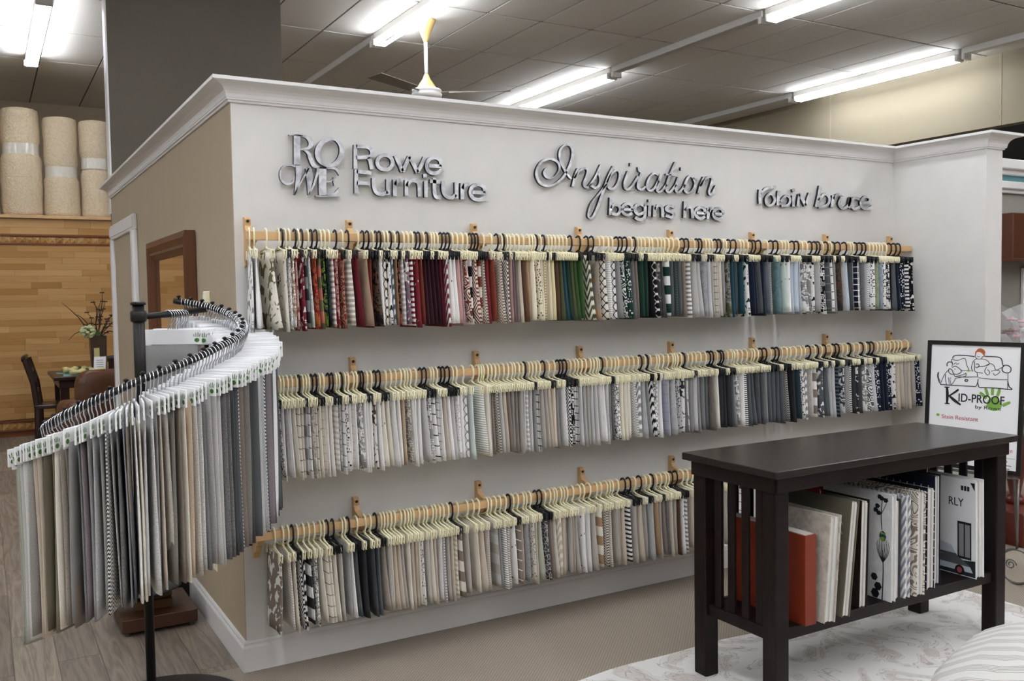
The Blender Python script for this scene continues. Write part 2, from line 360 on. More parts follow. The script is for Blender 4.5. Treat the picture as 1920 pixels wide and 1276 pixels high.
# outer walls
struct(MB().box(-7, 13, 10.2, 10.4, 0, HC).build('wall_back', 'paint_beige'), 'beige back wall behind the carpet rolls')
struct(MB().box(-7.2, -7, -8, 10.4, 0, HC).build('wall_far_left', 'paint_neutral'))
struct(MB().box(-7, 13, -8.2, -8, 0, HC).build('wall_behind', 'paint_neutral'))
struct(MB().box(13, 13.2, -8, 10.4, 0, HC).build('wall_far_right', 'paint_neutral'))
bh = struct(MB().box(9.345, 9.5, -8, 10.2, 3.4, HC+.1).build('wall_bulkhead', 'paint_cream'), 'cream bulkhead panel below the ceiling at the right')
for y in (-2.3, .14, 2.58, 5.02): MB().box(9.339, 9.345, y, y+.006, 3.4, HC).build('seam', 'paint_beige', bh)
struct(MB().box(9.5, 13, -8, 10.2, 3.4, 3.5).build('ceiling_low', 'grid_grey'), 'dark lowered ceiling beyond the bulkhead')
# display room walls
struct(MB().box(.003, WL+.15, 0, .12, 0, 2.385).build('wall_front', 'paint_white'), 'white display wall carrying the lettering and rails')
struct(MB().box(0, .12, .003, LY, 0, 2.385, 0).build('wall_left', 'paint_taupe'), 'taupe side wall with the door and mirror')
struct(MB().box(WL, RX, RET, 0, 0, 2.385).build('wall_return', 'paint_white'), 'short white return wall at the right end')
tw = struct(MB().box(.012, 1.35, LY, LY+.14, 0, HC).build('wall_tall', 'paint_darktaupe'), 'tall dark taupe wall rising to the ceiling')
MB().box(0, .012, LY-.002, LY+.14, 2.2, HC).build('corner_strip', 'trim_white', tw)
# mouldings swept along the wall path
def sweep(path, prof):
    n = len(path); rings = []
    for i, p in enumerate(path):
        p = Vector(p)
        def nrm(a, b): d = (Vector(b)-Vector(a)).normalized(); return Vector((d.y, -d.x))
        if i == 0: m = nrm(path[0], path[1])
        elif i == n-1: m = nrm(path[-2], path[-1])
        else:
            a, b = nrm(path[i-1], path[i]), nrm(path[i], path[i+1]); m = (a+b).normalized(); m = m/max(.3, m.dot(a))
        rings.append([(p.x+m.x*d, p.y+m.y*d, z) for d, z in prof])
    return MB().loft(rings, True)
PATH = [(0, LY), (0, 0), (WL, 0), (WL, RET), (RX, RET), (RX, .12)]
def arc(cx, cz, r, a0, a1, n): return [(cx+r*math.cos(math.radians(a0+(a1-a0)*i/n)), cz+r*math.sin(math.radians(a0+(a1-a0)*i/n))) for i in range(n+1)]
crown = [(-.01, CZ), (.008, CZ), (.010, CZ+.008), (.016, CZ+.010), (.016, CZ+.016)]+[(.07-.052*math.cos(math.radians(a)), CZ+.018+.05*math.sin(math.radians(a))) for a in range(0, 91, 15)]+[(.074, CZ+.070), (.080, CZ+.072), (.080, CZ+.086), (-.01, CZ+.086)]
struct(sweep(PATH, crown).build('trim_1', 'trim_white', smooth=False), 'white crown moulding along the top of the display walls')
bb = [(-.01, 0.001), (.016, 0.001), (.016, .098), (.013, .106), (.010, .110), (.010, .118), (.006, .126), (-.01, .128)]
struct(sweep([(0, 2.5), (0, 0), (WL, 0), (WL, RET), (RX, RET), (RX, .12)], bb).build('baseboard_front', 'trim_white'), 'white baseboard around the display walls')
# door in the side wall
dr = struct(thing('door_1', None, None)); dr['label'] = 'taupe door with white casing in the side wall'
MB().box(-.012, .001, 2.66, 3.62, .01, 1.985).build('door_panel', 'paint_taupe', dr)
for y0, y1 in ((2.55, 2.66), (3.62, 3.73)):
    MB().bbox(-.03, 0, y0, y1, 0, 1.985, .008).box(-.036, -.03, y0+.02, y1-.02, 0, 1.985).build('casing', 'trim_white', dr)
MB().bbox(-.03, 0, 2.55, 3.73, 1.985, 2.09, .008).box(-.036, -.03, 2.55, 3.73, 2.005, 2.07).build('casing', 'trim_white', dr)
MB().box(-.02, -.004, 2.652, 2.672, 1.66, 1.76).build('hinge', 'metal_iron', dr)
# ================================================================== FLUORESCENT FIXTURES
def fixture(x, y0, lit, lab):
    t = thing('fluorescent_fixture', lab, 'ceiling light', (x, y0, HC), group='fluorescent strip lights')
    L = 2.42
    MB().bbox(-.055, .055, .0, L, -.07, 0, .01).build('housing', 'fixture_white', t)
    for y in (.03, L-.03): MB().bbox(-.07, .07, y-.02, y+.02, -.132, -.06, .01).build('socket', 'fixture_white', t)
    if lit:
        for dx in (-.044, .044): MB().tube([(dx, .05, -.112), (dx, L-.05, -.112)], .019, 10).build('tube', 'tube_lit', t)
RN = {-.32: 'leftmost strip row', 2.73: 'strip row left of the fan', 5.73: 'middle strip row', 8.77: 'strip row beside the cream bulkhead', -3.35: 'far left strip row', -6.4: 'added unseen leftmost strip row'}
for ri, x in enumerate((-6.4, -3.35, -.32, 2.73, 5.73, 8.77)):  # first row is an added one, out of view, for extra light
    for k in range(-4, 3):
        y0 = .25+2.45*k; lit = (ri+k) % 2 == 0 or k < -1 or (k == -1 and ri > 1)  # unseen front fixtures all lit, added to brighten the display wall
        s = [seen((x, y0+a, HC)) for a in (0, .6, 1.2, 1.8, 2.4)]
        vis = any(q and -20 < q[0] < 1940 and -20 < q[1] < 400 for q in s)
        if not lit and not vis: continue
        fixture(x, y0, lit, '%s fluorescent light, %s from the back, %s' % ('glowing' if lit else 'unlit', nth(3-k), RN[x]))
# ================================================================== CEILING FAN
fan = thing('ceiling_fan', 'white ceiling fan with yellowed cones and three grey blades', 'fan', (2.96, 4.47, HC))
MB().lathe([(.10, 0), (.095, -.02), (.055, -.12), (.025, -.20), (.018, -.21)], 20).build('canopy', 'fan_yellow', fan, True)
MB().lathe([(.018, -.2), (.018, -.62)], 12).build('rod', 'fan_white', fan, True)
MB().lathe([(.02, -.52), (.035, -.56), (.10, -.66), (.105, -.665)], 20).build('hub_cone', 'fan_yellow', fan, True)
MB().lathe([(.10, -.655), (.14, -.67), (.15, -.69), (.14, -.70), (.15, -.715), (.145, -.75), (.11, -.765)], 24).build('motor', 'fan_white', fan, True)
for k in range(3):
    a = math.radians(-30+120*k); R4 = Matrix.Rotation(a, 4, 'Z')
    MB().box(.12, .26, -.012, .012, -.70, -.692, 0, R4).build('blade_arm', 'metal_iron', fan)
    bl = [[(.22+.60*t, w*(.05+.03*t), -.696+w*.018*(1-.3*t)) for w in (-1, 1)] for t in (0, .3, .6, .9, 1)]
    m = MB()
    m.loft([[(p[0][0], p[0][1], p[0][2]), (p[1][0], p[1][1], p[1][2]), (p[1][0], p[1][1], p[1][2]+.005), (p[0][0], p[0][1], p[0][2]+.005)] for p in bl], True, 0, R4).build('blade', 'fan_blade', fan)
# ================================================================== WALL LETTERING
def TW(a, b, d): return (a, -d, b)                       # on the display wall
def zoomT(x0, y0, k):
    def T(a, b, d):
        p = meas(x0+a/k, y0+b/k, 1, -.03); return (p.x, -d, p.z)
    return T
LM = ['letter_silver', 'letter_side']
lg = thing('wall_logo', 'silver metal emblem of four interlocking serif letters at the left of the wall', 'wall lettering', (0, 0, 0))
T6 = zoomT(500, 220, 4.3636); kx = 1/4.3636*.0023
def strokes(name, parent, T, sts, d0=.008, d1=.024, lab=None):
    mb = MB()
    for pts, w in sts: mb.ribbon(pts, w, d1, d0, T, 0, 1, 5)
    o = mb.build(name, LM, parent)
    return o
strokes('letter', lg, T6, [([(252, 138), (252, 260), (252, 385)], 54), ([(186, 141), (240, 141), (300, 150)], [8, 12, 10]), ([(275, 148), (330, 158), (368, 200), (350, 245), (280, 262)], [10, 24, 44, 28, 10]),
                           ([(305, 262), (345, 290), (368, 345), (395, 395), (435, 402)], [10, 26, 36, 34, 8])])
e = []
for i in range(25):
    a = 2*pi*i/24; c, s_ = math.cos(a), math.sin(a); px, py = 98*c, 112*s_; r = math.radians(24); e.append((518+px*math.cos(r)-py*math.sin(r), 285+px*math.sin(r)+py*math.cos(r)))
strokes('letter', lg, T6, [(e, [16+26*abs(math.cos(2*pi*i/24)) for i in range(25)])], d1=.026)
strokes('letter', lg, T6, [([(226, 512), (205, 536), (160, 542), (122, 502), (118, 440), (150, 394), (200, 386), (238, 400)], [10, 14, 16, 14, 14, 14, 16, 20]),
                           ([(268, 392), (266, 480), (236, 632)], [56, 44, 12]), ([(232, 630), (290, 520), (355, 404)], [10, 14, 14]), ([(344, 412), (356, 490), (350, 632)], [44, 52, 12]),
                           ([(350, 628), (390, 550), (424, 440), (420, 408)], [10, 16, 22, 16])], d1=.022)
strokes('letter', lg, T6, [([(462, 404), (462, 520), (462, 640)], 62), ([(404, 641), (500, 641), (606, 638)], [12, 14, 12]), ([(420, 410), (520, 412), (572, 422), (600, 472)], [10, 16, 18, 8]),
                           ([(490, 528), (530, 520), (556, 492)], [10, 12, 6]), ([(552, 486), (554, 520), (560, 556)], [6, 12, 6]), ([(500, 632), (560, 622), (586, 600), (602, 572)], [8, 18, 20, 8])], d1=.023)
t2 = thing('wall_lettering', 'two lines of rounded silver capital and lowercase letters beside the emblem', 'wall lettering')
def arcl(pts, w_): return (pts, w_)
def lett(parent, T, w_, items, d1=.024):
    for it in items: strokes('letter', parent, T, [(q, w_) for q in it], .008, d1)
lett(t2, T6, 30, [[[(731, 220), (730, 320), (730, 418)], [(735, 236), (830, 241), (866, 278), (846, 320), (735, 327)], [(832, 327), (850, 350), (864, 422)]],
  [[(972+63*math.cos(i*pi/8), 366+60*math.sin(i*pi/8)) for i in range(17)]],
  [[(1058, 308), (1088, 375), (1116, 440)], [(1116, 440), (1146, 378), (1174, 316)], [(1174, 316), (1208, 382), (1240, 448)], [(1240, 448), (1272, 385), (1300, 322)]],
  [[(1325, 394), (1380, 396), (1436, 400)], [(1434, 400), (1425, 350), (1380, 326), (1332, 346), (1315, 392), (1332, 440), (1382, 456), (1432, 432)]],
  [[(738, 424), (737, 520), (737, 620)], [(740, 440), (800, 447), (862, 454)], [(740, 534), (790, 537), (848, 541)]],
  [[(880, 492), (882, 560), (902, 612), (950, 628), (994, 604)], [(997, 503), (997, 570), (998, 634)]],
  [[(1052, 505), (1053, 570), (1053, 642)], [(1055, 552), (1078, 518), (1112, 510)]],
  [[(1149, 508), (1149, 575), (1149, 643)], [(1151, 562), (1178, 522), (1216, 516), (1250, 542), (1257, 647)]],
  [[(1307, 518), (1308, 585), (1309, 652)], [(1300, 462), (1301, 490)]],
  [[(1379, 494), (1379, 610), (1395, 650), (1428, 656)], [(1340, 518), (1382, 523), (1428, 528)]],
  [[(1450, 518), (1451, 598), (1476, 644), (1520, 654), (1554, 630)], [(1557, 528), (1558, 600), (1559, 662)]],
  [[(1606, 534), (1606, 600), (1607, 668)], [(1608, 584), (1628, 550), (1668, 541)]],
  [[(1682, 611), (1738, 613), (1795, 616)], [(1794, 616), (1784, 570), (1738, 546), (1692, 563), (1673, 610), (1692, 655), (1740, 673), (1792, 650)]]])
sc = thing('wall_lettering', 'large flowing silver script word in the middle of the wall', 'wall lettering')
T7 = zoomT(980, 240, 4.8); w = 22
strokes('letter', sc, T7, [([(300, 430), (262, 448), (220, 438), (200, 405), (212, 368), (235, 352)], [6, 16, 20, 20, 14, 6]),
    ([(300, 430), (335, 380), (335, 325), (300, 288), (240, 275), (180, 302), (140, 360), (132, 425), (165, 492), (230, 518), (300, 500), (370, 440), (425, 350), (455, 260), (455, 190), (425, 150), (380, 155), (342, 205), (345, 285), (380, 365), (430, 440), (448, 456)], [10, 16, 20, 22, 22, 22, 22, 24, 24, 24, 20, 20, 24, 26, 24, 18, 16, 18, 20, 20, 18, 10])])
strokes('letter', sc, T7, [([(508, 362), (480, 430), (458, 525)], w), ([(470, 450), (520, 382), (570, 360), (592, 382), (578, 440), (558, 492), (566, 524), (592, 530), (630, 500)], 18)])
strokes('letter', sc, T7, [([(600, 526), (660, 440), (714, 328)], 18), ([(690, 392), (706, 450), (698, 508), (662, 536), (624, 514)], 22)])
strokes('letter', sc, T7, [([(826, 342), (788, 420), (742, 540), (690, 690), (645, 785), (612, 808), (597, 775), (625, 680), (690, 595), (765, 500)], [20, 22, 24, 22, 18, 16, 16, 16, 16, 14]), ([(765, 490), (810, 405), (860, 376), (882, 410), (870, 480), (835, 534), (795, 545), (775, 522)], 20)])
strokes('letter', sc, T7, [([(960, 386), (926, 480), (926, 530), (950, 550), (992, 518), (1050, 430)], 19), ([(975, 325), (990, 325)], 30)])
strokes('letter', sc, T7, [([(1052, 348), (1058, 382), (1078, 396), (1052, 470), (1046, 530), (1076, 552), (1115, 525)], 20)])
strokes('letter', sc, T7, [([(1232, 422), (1192, 405), (1147, 450), (1126, 520), (1150, 560), (1192, 540), (1232, 470)], 20), ([(1250, 412), (1225, 500), (1217, 560), (1250, 570), (1305, 505)], 19)])
strokes('letter', sc, T7, [([(1386, 305), (1330, 430), (1300, 530), (1312, 572), (1342, 566), (1388, 508)], 20), ([(1295, 414), (1345, 420), (1400, 424)], 14)])
strokes('letter', sc, T7, [([(1412, 440), (1386, 520), (1392, 570), (1422, 570), (1472, 508)], 19), ([(1430, 365), (1446, 365)], 30)])
strokes('letter', sc, T7, [([(1550, 448), (1512, 430), (1477, 480), (1465, 545), (1490, 582), (1535, 562), (1562, 500), (1548, 450), (1580, 462)], 20)])
strokes('letter', sc, T7, [([(1642, 438), (1612, 510), (1590, 586)], w), ([(1604, 522), (1650, 456), (1696, 436), (1716, 456), (1696, 530), (1686, 576), (1706, 596), (1752, 516)], 19)])
bh_ = thing('wall_lettering', 'small bold silver lowercase letters under the script word', 'wall lettering')
lett(bh_, T7, 26, [[[(802, 622), (800, 700), (796, 780)], [(803, 722), (828, 690), (870, 696), (886, 735), (860, 774), (803, 766)]],
  [[(908, 729), (950, 731), (998, 734)], [(997, 734), (986, 692), (946, 679), (912, 702), (904, 736), (920, 770), (956, 781), (994, 763)]],
  [[(1104, 702), (1066, 683), (1026, 702), (1020, 744), (1050, 774), (1102, 756)], [(1109, 684), (1109, 775), (1092, 812), (1052, 822), (1020, 800)]],
  [[(1152, 692), (1149, 740), (1147, 792)], [(1152, 640), (1152, 664)]],
  [[(1196, 694), (1194, 745), (1192, 797)], [(1196, 732), (1226, 697), (1262, 710), (1268, 802)]],
  [[(1376, 714), (1336, 698), (1302, 716), (1307, 738), (1350, 756), (1370, 776), (1346, 802), (1294, 784)]],
  [[(1471, 656), (1468, 730), (1465, 807)], [(1468, 742), (1497, 711), (1531, 723), (1537, 810)]],
  [[(1566, 761), (1606, 763), (1653, 766)], [(1652, 766), (1641, 724), (1606, 711), (1573, 731), (1562, 766), (1579, 800), (1613, 812), (1650, 795)]],
  [[(1681, 718), (1678, 768), (1675, 817)], [(1681, 752), (1701, 724), (1728, 719)]],
  [[(1730, 771), (1770, 773), (1814, 776)], [(1813, 776), (1803, 732), (1769, 721), (1736, 741), (1725, 776), (1742, 808), (1776, 818), (1811, 801)]]])
rb = thing('wall_lettering', 'small dark handwritten-style lettering at the right end of the wall', 'wall lettering')
T8 = zoomT(1360, 220, 3.4286)
for sts in ([([(232, 462), (230, 510), (232, 552)], 20), ([(236, 492), (268, 458), (335, 442)], [8, 18, 16])],
            [([(318, 502), (296, 488), (270, 520), (276, 558), (306, 562), (326, 532), (316, 500)], 17)],
            [([(352, 470), (348, 515), (346, 562)], 19), ([(362, 540), (398, 502), (424, 522), (412, 560), (368, 568)], 15)],
            [([(446, 500), (446, 535), (446, 572)], 19), ([(444, 458), (450, 478)], 19)],
            [([(472, 570), (478, 530), (484, 492)], 15), ([(484, 490), (506, 530), (524, 568)], 19), ([(522, 566), (536, 525), (550, 484)], 14)],
            [([(620, 438), (608, 505), (592, 574)], 20), ([(606, 532), (646, 492), (676, 516), (664, 560), (606, 576)], 16)],
            [([(704, 500), (698, 540), (692, 578)], 18), ([(702, 522), (730, 496), (772, 498)], 16)],
            [([(756, 512), (740, 556), (764, 584), (800, 562), (814, 512)], 17), ([(812, 512), (802, 560), (812, 582)], 14)],
            [([(872, 524), (836, 518), (814, 554), (836, 586), (874, 574)], 18)],
            [([(886, 556), (932, 542), (936, 516), (906, 510), (880, 542), (892, 580), (930, 584), (956, 570)], 17)]):
    strokes('letter', rb, T8, sts, .008, .022)
# ================================================================== RAILS AND BRACKETS
RY = -.13
RAILZ = {'top': 1.79, 'middle': 1.205, 'bottom': .60}
BRX = [.05, .48, 1.08, 1.66, 2.24, 2.823, 3.415, 3.99]
brk = MB()
prof = [(0, .065), (-.020, .065), (-.030, .055), (-.026, .030), (-.036, .012), (-.075, -.002), (-.118, -.004), (-.118, -.040), (-.095, -.042), (-.088, -.062), (-.06, -.072), (-.045, -.10), (-.020, -.108), (-.022, -.13), (0, -.135)]
for a, b in zip(prof[:-1], prof[1:]): pass
ringL = [(-.012, y, z) for y, z in prof]; ringR = [(.012, y, z) for y, z in prof]
nb = len(prof); brk.add(ringL+ringR, [(i, (i+1) % nb, nb+(i+1) % nb, nb+i) for i in range(nb)]); brk.f += [tuple(range(nb))[::-1], tuple(range(nb, 2*nb))]; brk.m += [0, 0]
BRK = brk.mesh('bracket_body', 'wood_rail'); SCR = MB().lathe([(.007, 0), (.006, .003)], 10, M4=Matrix.Rotation(pi/2, 4, 'X')).mesh('screw', 'screw')
railx = {'top': (.015, 4.03), 'middle': (.06, 4.03), 'bottom': (.015, 4.03)}
for rn, z in RAILZ.items():
    xa, xb = railx[rn]
    tag(MB().bbox(xa, xb, RY-.012, RY+.012, z-.034, z, .003).build('hanging_rail', 'wood_rail'), 'pale wooden %s hanging rail running along the white wall' % rn, 'rail', 'wooden hanging rails')
    for i, x in enumerate(BRX):
        if rn == 'middle' and i == 0: x = .09
        t = thing('rail_bracket', 'pale scrolled wooden bracket of the %s rail, %s from the left' % (rn, nth(i+1)), 'bracket', (x, 0, z), group='wooden rail brackets')
        put('bracket_body', BRK, t); put('screw', SCR, t, (0, -.0285, .048))
# ================================================================== WALL FABRIC SAMPLES
hg = MB()
hook = [(0, .020, -.028), (0, .021, -.008), (0, .014, .006), (0, 0, .011), (0, -.014, .006), (0, -.021, -.008), (0, -.021, -.034), (0, -.012, -.050), (0, -.003, -.062), (0, 0, -.072)]
hg.tube(hook, .0036, 6, flat=1.6)
for s in (-1, 1): hg.tube([(0, 0, -.056), (0, s*.022, -.068), (0, s*.095, -.077)], .0034, 5, flat=1.3)
hg.tube([(0, -.105, -.079), (0, .105, -.079)], .003, 5)
HG = {k: hg.mesh('hanger', 'plastic_'+k, True) for k in ('cream', 'black')}
cl = MB(); cl.bbox(-.0075, -.0035, -.011, .011, -.03, .006, .002).bbox(.0035, .0075, -.011, .011, -.03, .006, .002)
cl.tube([(-.0055, -.011, .004), (-.0045, -.014, -.012), (0, -.0155, -.026), (.0045, -.014, -.012), (.0055, -.011, .004)], .0022, 5)
CLIP = {k: cl.mesh('clip', 'plastic_'+k) for k in ('cream', 'black')}
def fabric_mesh(seed, yb, yf, ztop, zbot, t0, t1, lean, name='fabric', wavy=.004, taper=1.):
    r = random.Random(seed); nz, ny = 8, 6; vs, fs, uv = [], [], []; ph = r.random()*6; n = 2*ny+2
    dz = r.uniform(-.012, .008); tw = r.uniform(-.006, .012); half = [i/ny for i in range(ny+1)]
    for k in range(nz+1):
        q = k/nz; z = ztop+(zbot+dz-ztop)*q; th = (t0+(t1-t0)*min(1, q*1.5))/2
        yF = yf+.006*math.sin(ph+q*2.5)*q; ln = lean*q**1.3
        def cen(y01): return ln+tw*y01*q+wavy*math.sin(ph+y01*7+q*3)*q
        for i in range(ny+1):          # left side, back to front
            y01 = half[i]; y = yb+(yF-yb)*y01; w = th*(1.-.15*y01)*(taper+(1-taper)*y01)*(1 if i < ny else .55)*(.7+.5*math.sin(pi*min(1, y01*1.02)))
            vs.append((cen(y01)-w, y+(0 if i < ny else 0), z)); uv.append((y-yF-.004, z))
        for i in range(ny, -1, -1):
            y01 = half[i]; y = yb+(yF-yb)*y01; w = th*(1.-.15*y01)*(taper+(1-taper)*y01)*(1 if i < ny else .55)*(.7+.5*math.sin(pi*min(1, y01*1.02)))
            vs.append((cen(y01)+w, y, z)); uv.append((yF-y+.004, z))
    for k in range(nz):
        for i in range(n): j = (i+1) % n; fs.append((k*n+i, k*n+j, (k+1)*n+j, (k+1)*n+i))
    fs.append(tuple(range(n))[::-1]); fs.append(tuple(nz*n+i for i in range(n)))
    me = bpy.data.meshes.new(name); me.from_pydata(vs, [], fs); ul = me.uv_layers.new(name='UVMap')
    for l in me.loops: ul.data[l.index].uv = uv[l.vertex_index]
    me.materials.append(M['paper']); me.polygons.foreach_set('use_smooth', [True]*len(me.polygons)); me.update(); return me
FM = [fabric_mesh(i, .098, -.104+random.Random(i).choice((0, 0, .004, .010)), -.082, -.385, .007, .012+.006*(i % 3), .006+.010*random.Random(i+50).random()) for i in range(12)]
FML = [fabric_mesh(i+30, .098, -.104, -.082, -.385, .006, .014, -.004+.006*random.Random(i).random()) for i in range(4)]
def colorname(c): return NICE.get(c, c)
SAMPLES = []
def place_row(rn, data, ymid):
    rows = []
    for ln in data.split('\n'):
        for tok in ln.split(','):
            q = tok.split()
            if not q: continue
            px = float(q[0]); cs = q[1].split('/'); kind = q[2] if len(q) > 2 else 'p'; hgc = 'black' if q[-1] == 'b' else 'cream'
            if kind == 'b': kind = 'p'
            rows.append((px, cs[0], cs[1] if len(cs) > 1 else cs[0], kind, hgc))
    rows.sort(); xs = []
    for px, *_ in rows:
        f = (px-500)/1200; xs.append(meas(px, ymid[0]+(ymid[1]-ymid[0])*f, 1, RY-.104).x-.006)
    for i in range(1, len(xs)):
        if xs[i]-xs[i-1] < .0125: xs[i] = xs[i-1]+.0125
    br = [(.09 if rn == 'middle' and i == 0 else b) for i, b in enumerate(BRX)]
    cnt = {}
    for i, ((px, c1, c2, kind, hgc), x) in enumerate(zip(rows, xs)):
        x = min(x, 4.015)
        k = max([j for j, b in enumerate(br) if b <= x] or [0]); cnt[k] = cnt.get(k, 0)+1
        col = colorname(c1)+(' and '+colorname(c2) if c2 != c1 else '')
        lab = '%s %s fabric, %s hanger, %s right of %s bracket, %s rail' % (col, WORD[kind], hgc, nth(cnt[k]), nth(k+1), rn)
        gap = min([abs(x-xs[j]) for j in (i-1, i+1) if 0 <= j < len(xs)] or [.03])
        SAMPLES.append(dict(rn=rn, x=x, c1=c1, c2=c2, kind=kind, hgc=hgc, lab=lab, me=FM[(i*5+int(px)) % 12] if i else FML[1], sx=min(1.35, max(.62, gap/.0185)), rz=random.uniform(-.03, .03)-(.2 if rn == 'top' and i < 2 else 0), d=(Vector((x, RY, RAILZ[rn]))-CAM).length))
def finish_rows():
    SAMPLES.sort(key=lambda q: q['d'])
    keep, far = SAMPLES[:300], SAMPLES[300:]
    for q in keep:
        t = thing('fabric_sample', q['lab'], 'fabric sample', (q['x'], RY, RAILZ[q['rn']]), q['rz'], 'fabric samples on the %s rail' % q['rn'])
        put('hanger', HG[q['hgc']], t)
        for s in (-1, 1): put('clip', CLIP[q['hgc']], t, (0, s*.093, -.079))
        f = put('fabric', q['me'], t); f.material_slots[0].link = 'OBJECT'; f.material_slots[0].material = fab(q['kind'], q['c1'], q['c2']); f.scale = (q['sx'], 1, 1)
    vs, fs, mi, uvs, mats = [], [], [], [], []
    for q in far:
        A = Matrix.Translation((q['x'], RY, RAILZ[q['rn']])) @ Matrix.Rotation(q['rz'], 4, 'Z')
        for me, B, mt in ((HG[q['hgc']], A, M['plastic_'+q['hgc']]), (CLIP[q['hgc']], A @ Matrix.Translation((0, -.093, -.079)), M['plastic_'+q['hgc']]), (CLIP[q['hgc']], A @ Matrix.Translation((0, .093, -.079)), M['plastic_'+q['hgc']]),
                          (q['me'], A @ Matrix.Diagonal((q['sx'], 1, 1, 1)), fab(q['kind'], q['c1'], q['c2']))):
            if mt not in mats: mats.append(mt)
            b = len(vs); vs += [tuple(B @ v.co) for v in me.vertices]; ul = me.uv_layers.active
            for p in me.polygons:
                fs.append([b+i for i in p.vertices]); mi.append(mats.index(mt)); uvs += [tuple(ul.data[l].uv) if ul else (0, 0) for l in p.loop_indices]
    me = bpy.data.meshes.new('distant_fabric_samples'); me.from_pydata(vs, [], fs)
    for m in mats: me.materials.append(m)
    ul = me.uv_layers.new(name='UVMap'); me.polygons.foreach_set('material_index', mi); me.polygons.foreach_set('use_smooth', [True]*len(fs))
    for l, uv in enumerate(uvs): ul.data[l].uv = uv
    me.update()
    tag(put('distant_fabric_samples', me), 'many hanging fabric samples at the far right ends of the upper two rails', 'fabric samples', kind='stuff')
ROW1 = '''486 white/grey blot, 495 white p, 517 cream/olive leaf, 541 cream/black bird, 547 white/grey crk b, 553 tan/white flo, 561 pink/rust blot, 572 crimson/white blot b, 578 charcoal/grey band, 585 white/mint flo b
596 red/orange flo, 603 salmon/olive band b, 612 navy/lime flo b, 620 darkgreen/black flo, 627 white/pink hs, 636 pink/red flo, 649 crimson/tan wav b, 661 stone/cream hs, 672 maroon/crimson tex b, 690 taupe/tan soft
701 rust p b, 710 brown/black flo b, 719 white p, 726 cream/black lat b, 733 white/black blot b, 740 paleblue/slate zz, 747 brown/tan soft, 753 black/salmon flo b, 760 lightgrey/white hs, 768 mauve/white leaf b, 777 white/crimson hs
785 crimson/cream bird, 794 rust p, 800 burgundy p b, 807 plum p b, 815 burgundy p, 822 plum p b, 829 maroon p, 834 maroon p, 841 white/crimson zz, 849 white/black bird b, 856 white p b, 863 pink p b, 869 pink/mauve soft
878 rust/cream wav, 888 black/white band, 897 cream/rust dia, 905 cream/rust band b, 911 brown/cream herr b, 917 crimson p b, 928 rust p, 943 cream/brown herr, 955 brown/white dia b, 962 pink/taupe soft, 967 mauve p b, 972 taupe p
978 beige p, 986 brown p, 994 tan p, 1003 ivory p, 1014 ivory/brown dots, 1020 ivory p, 1024 gold/ivory herr, 1029 ivory/tan tex b, 1036 yellow/white soft, 1043 ivory/yellow tex b, 1050 brown p, 1056 moss p, 1063 teal p
1070 darkgreen p, 1077 moss p, 1084 green p, 1094 green p b, 1110 moss/cream zz b, 1125 grey/tan flo b, 1135 cream/black lat b, 1146 white/lightgrey fine, 1154 white/black lat, 1163 grey p, 1171 darkgreen/white wav, 1182 darkgreen/white dots b
1189 charcoal/grey tex b, 1198 taupe p b, 1207 darkgreen p, 1214 darkgreen p b, 1219 black p, 1225 black p, 1232 black/white lat, 1240 darkgrey/stone leaf, 1246 darkgrey p, 1256 darkgreen/white band, 1263 slate p, 1269 slate/darkgreen herr
1277 slate p, 1285 taupe p, 1296 white/grey hs, 1306 lightgrey/stone soft b, 1314 lightgrey p b, 1325 silver/slate soft, 1333 silver p b, 1339 beige/grey tex b, 1347 cream/grey grid, 1353 cream/beige tex, 1359 grey p, 1368 grey/moss flo b
1375 teal p b, 1380 teal p, 1385 slate p, 1393 teal p b, 1403 white/darkgreen blot b, 1412 navy p, 1418 navy p, 1426 slate p, 1434 navy p b, 1440 blue/slate soft b, 1450 grey/stone herr b, 1463 teal/aqua soft, 1473 mint/grey bird b
1482 white/black bird b, 1490 paleblue p, 1496 paleblue p, 1502 blue/silver soft, 1513 grey/white flo b, 1521 grey/white leaf b, 1528 white/black blot, 1537 grey/lightgrey tex, 1546 white/black maze b, 1555 slate/grey line b, 1561 white/black line b
1567 grey p, 1576 brown/charcoal flo b, 1583 silver/grey soft, 1589 paleblue p b, 1599 charcoal/slate tex b, 1611 navy/white grid b, 1619 navy/grey tex, 1624 grey p, 1631 lavender/white herr b, 1640 white/black dots b, 1647 palegreen/moss soft b
1654 teal/paleblue soft, 1661 white/charcoal dots, 1667 charcoal/white flo, 1673 black p, 1678 slate p, 1686 navy p, 1695 navy/white dots b, 1704 white/black hs b, 1712 black/white blot b'''
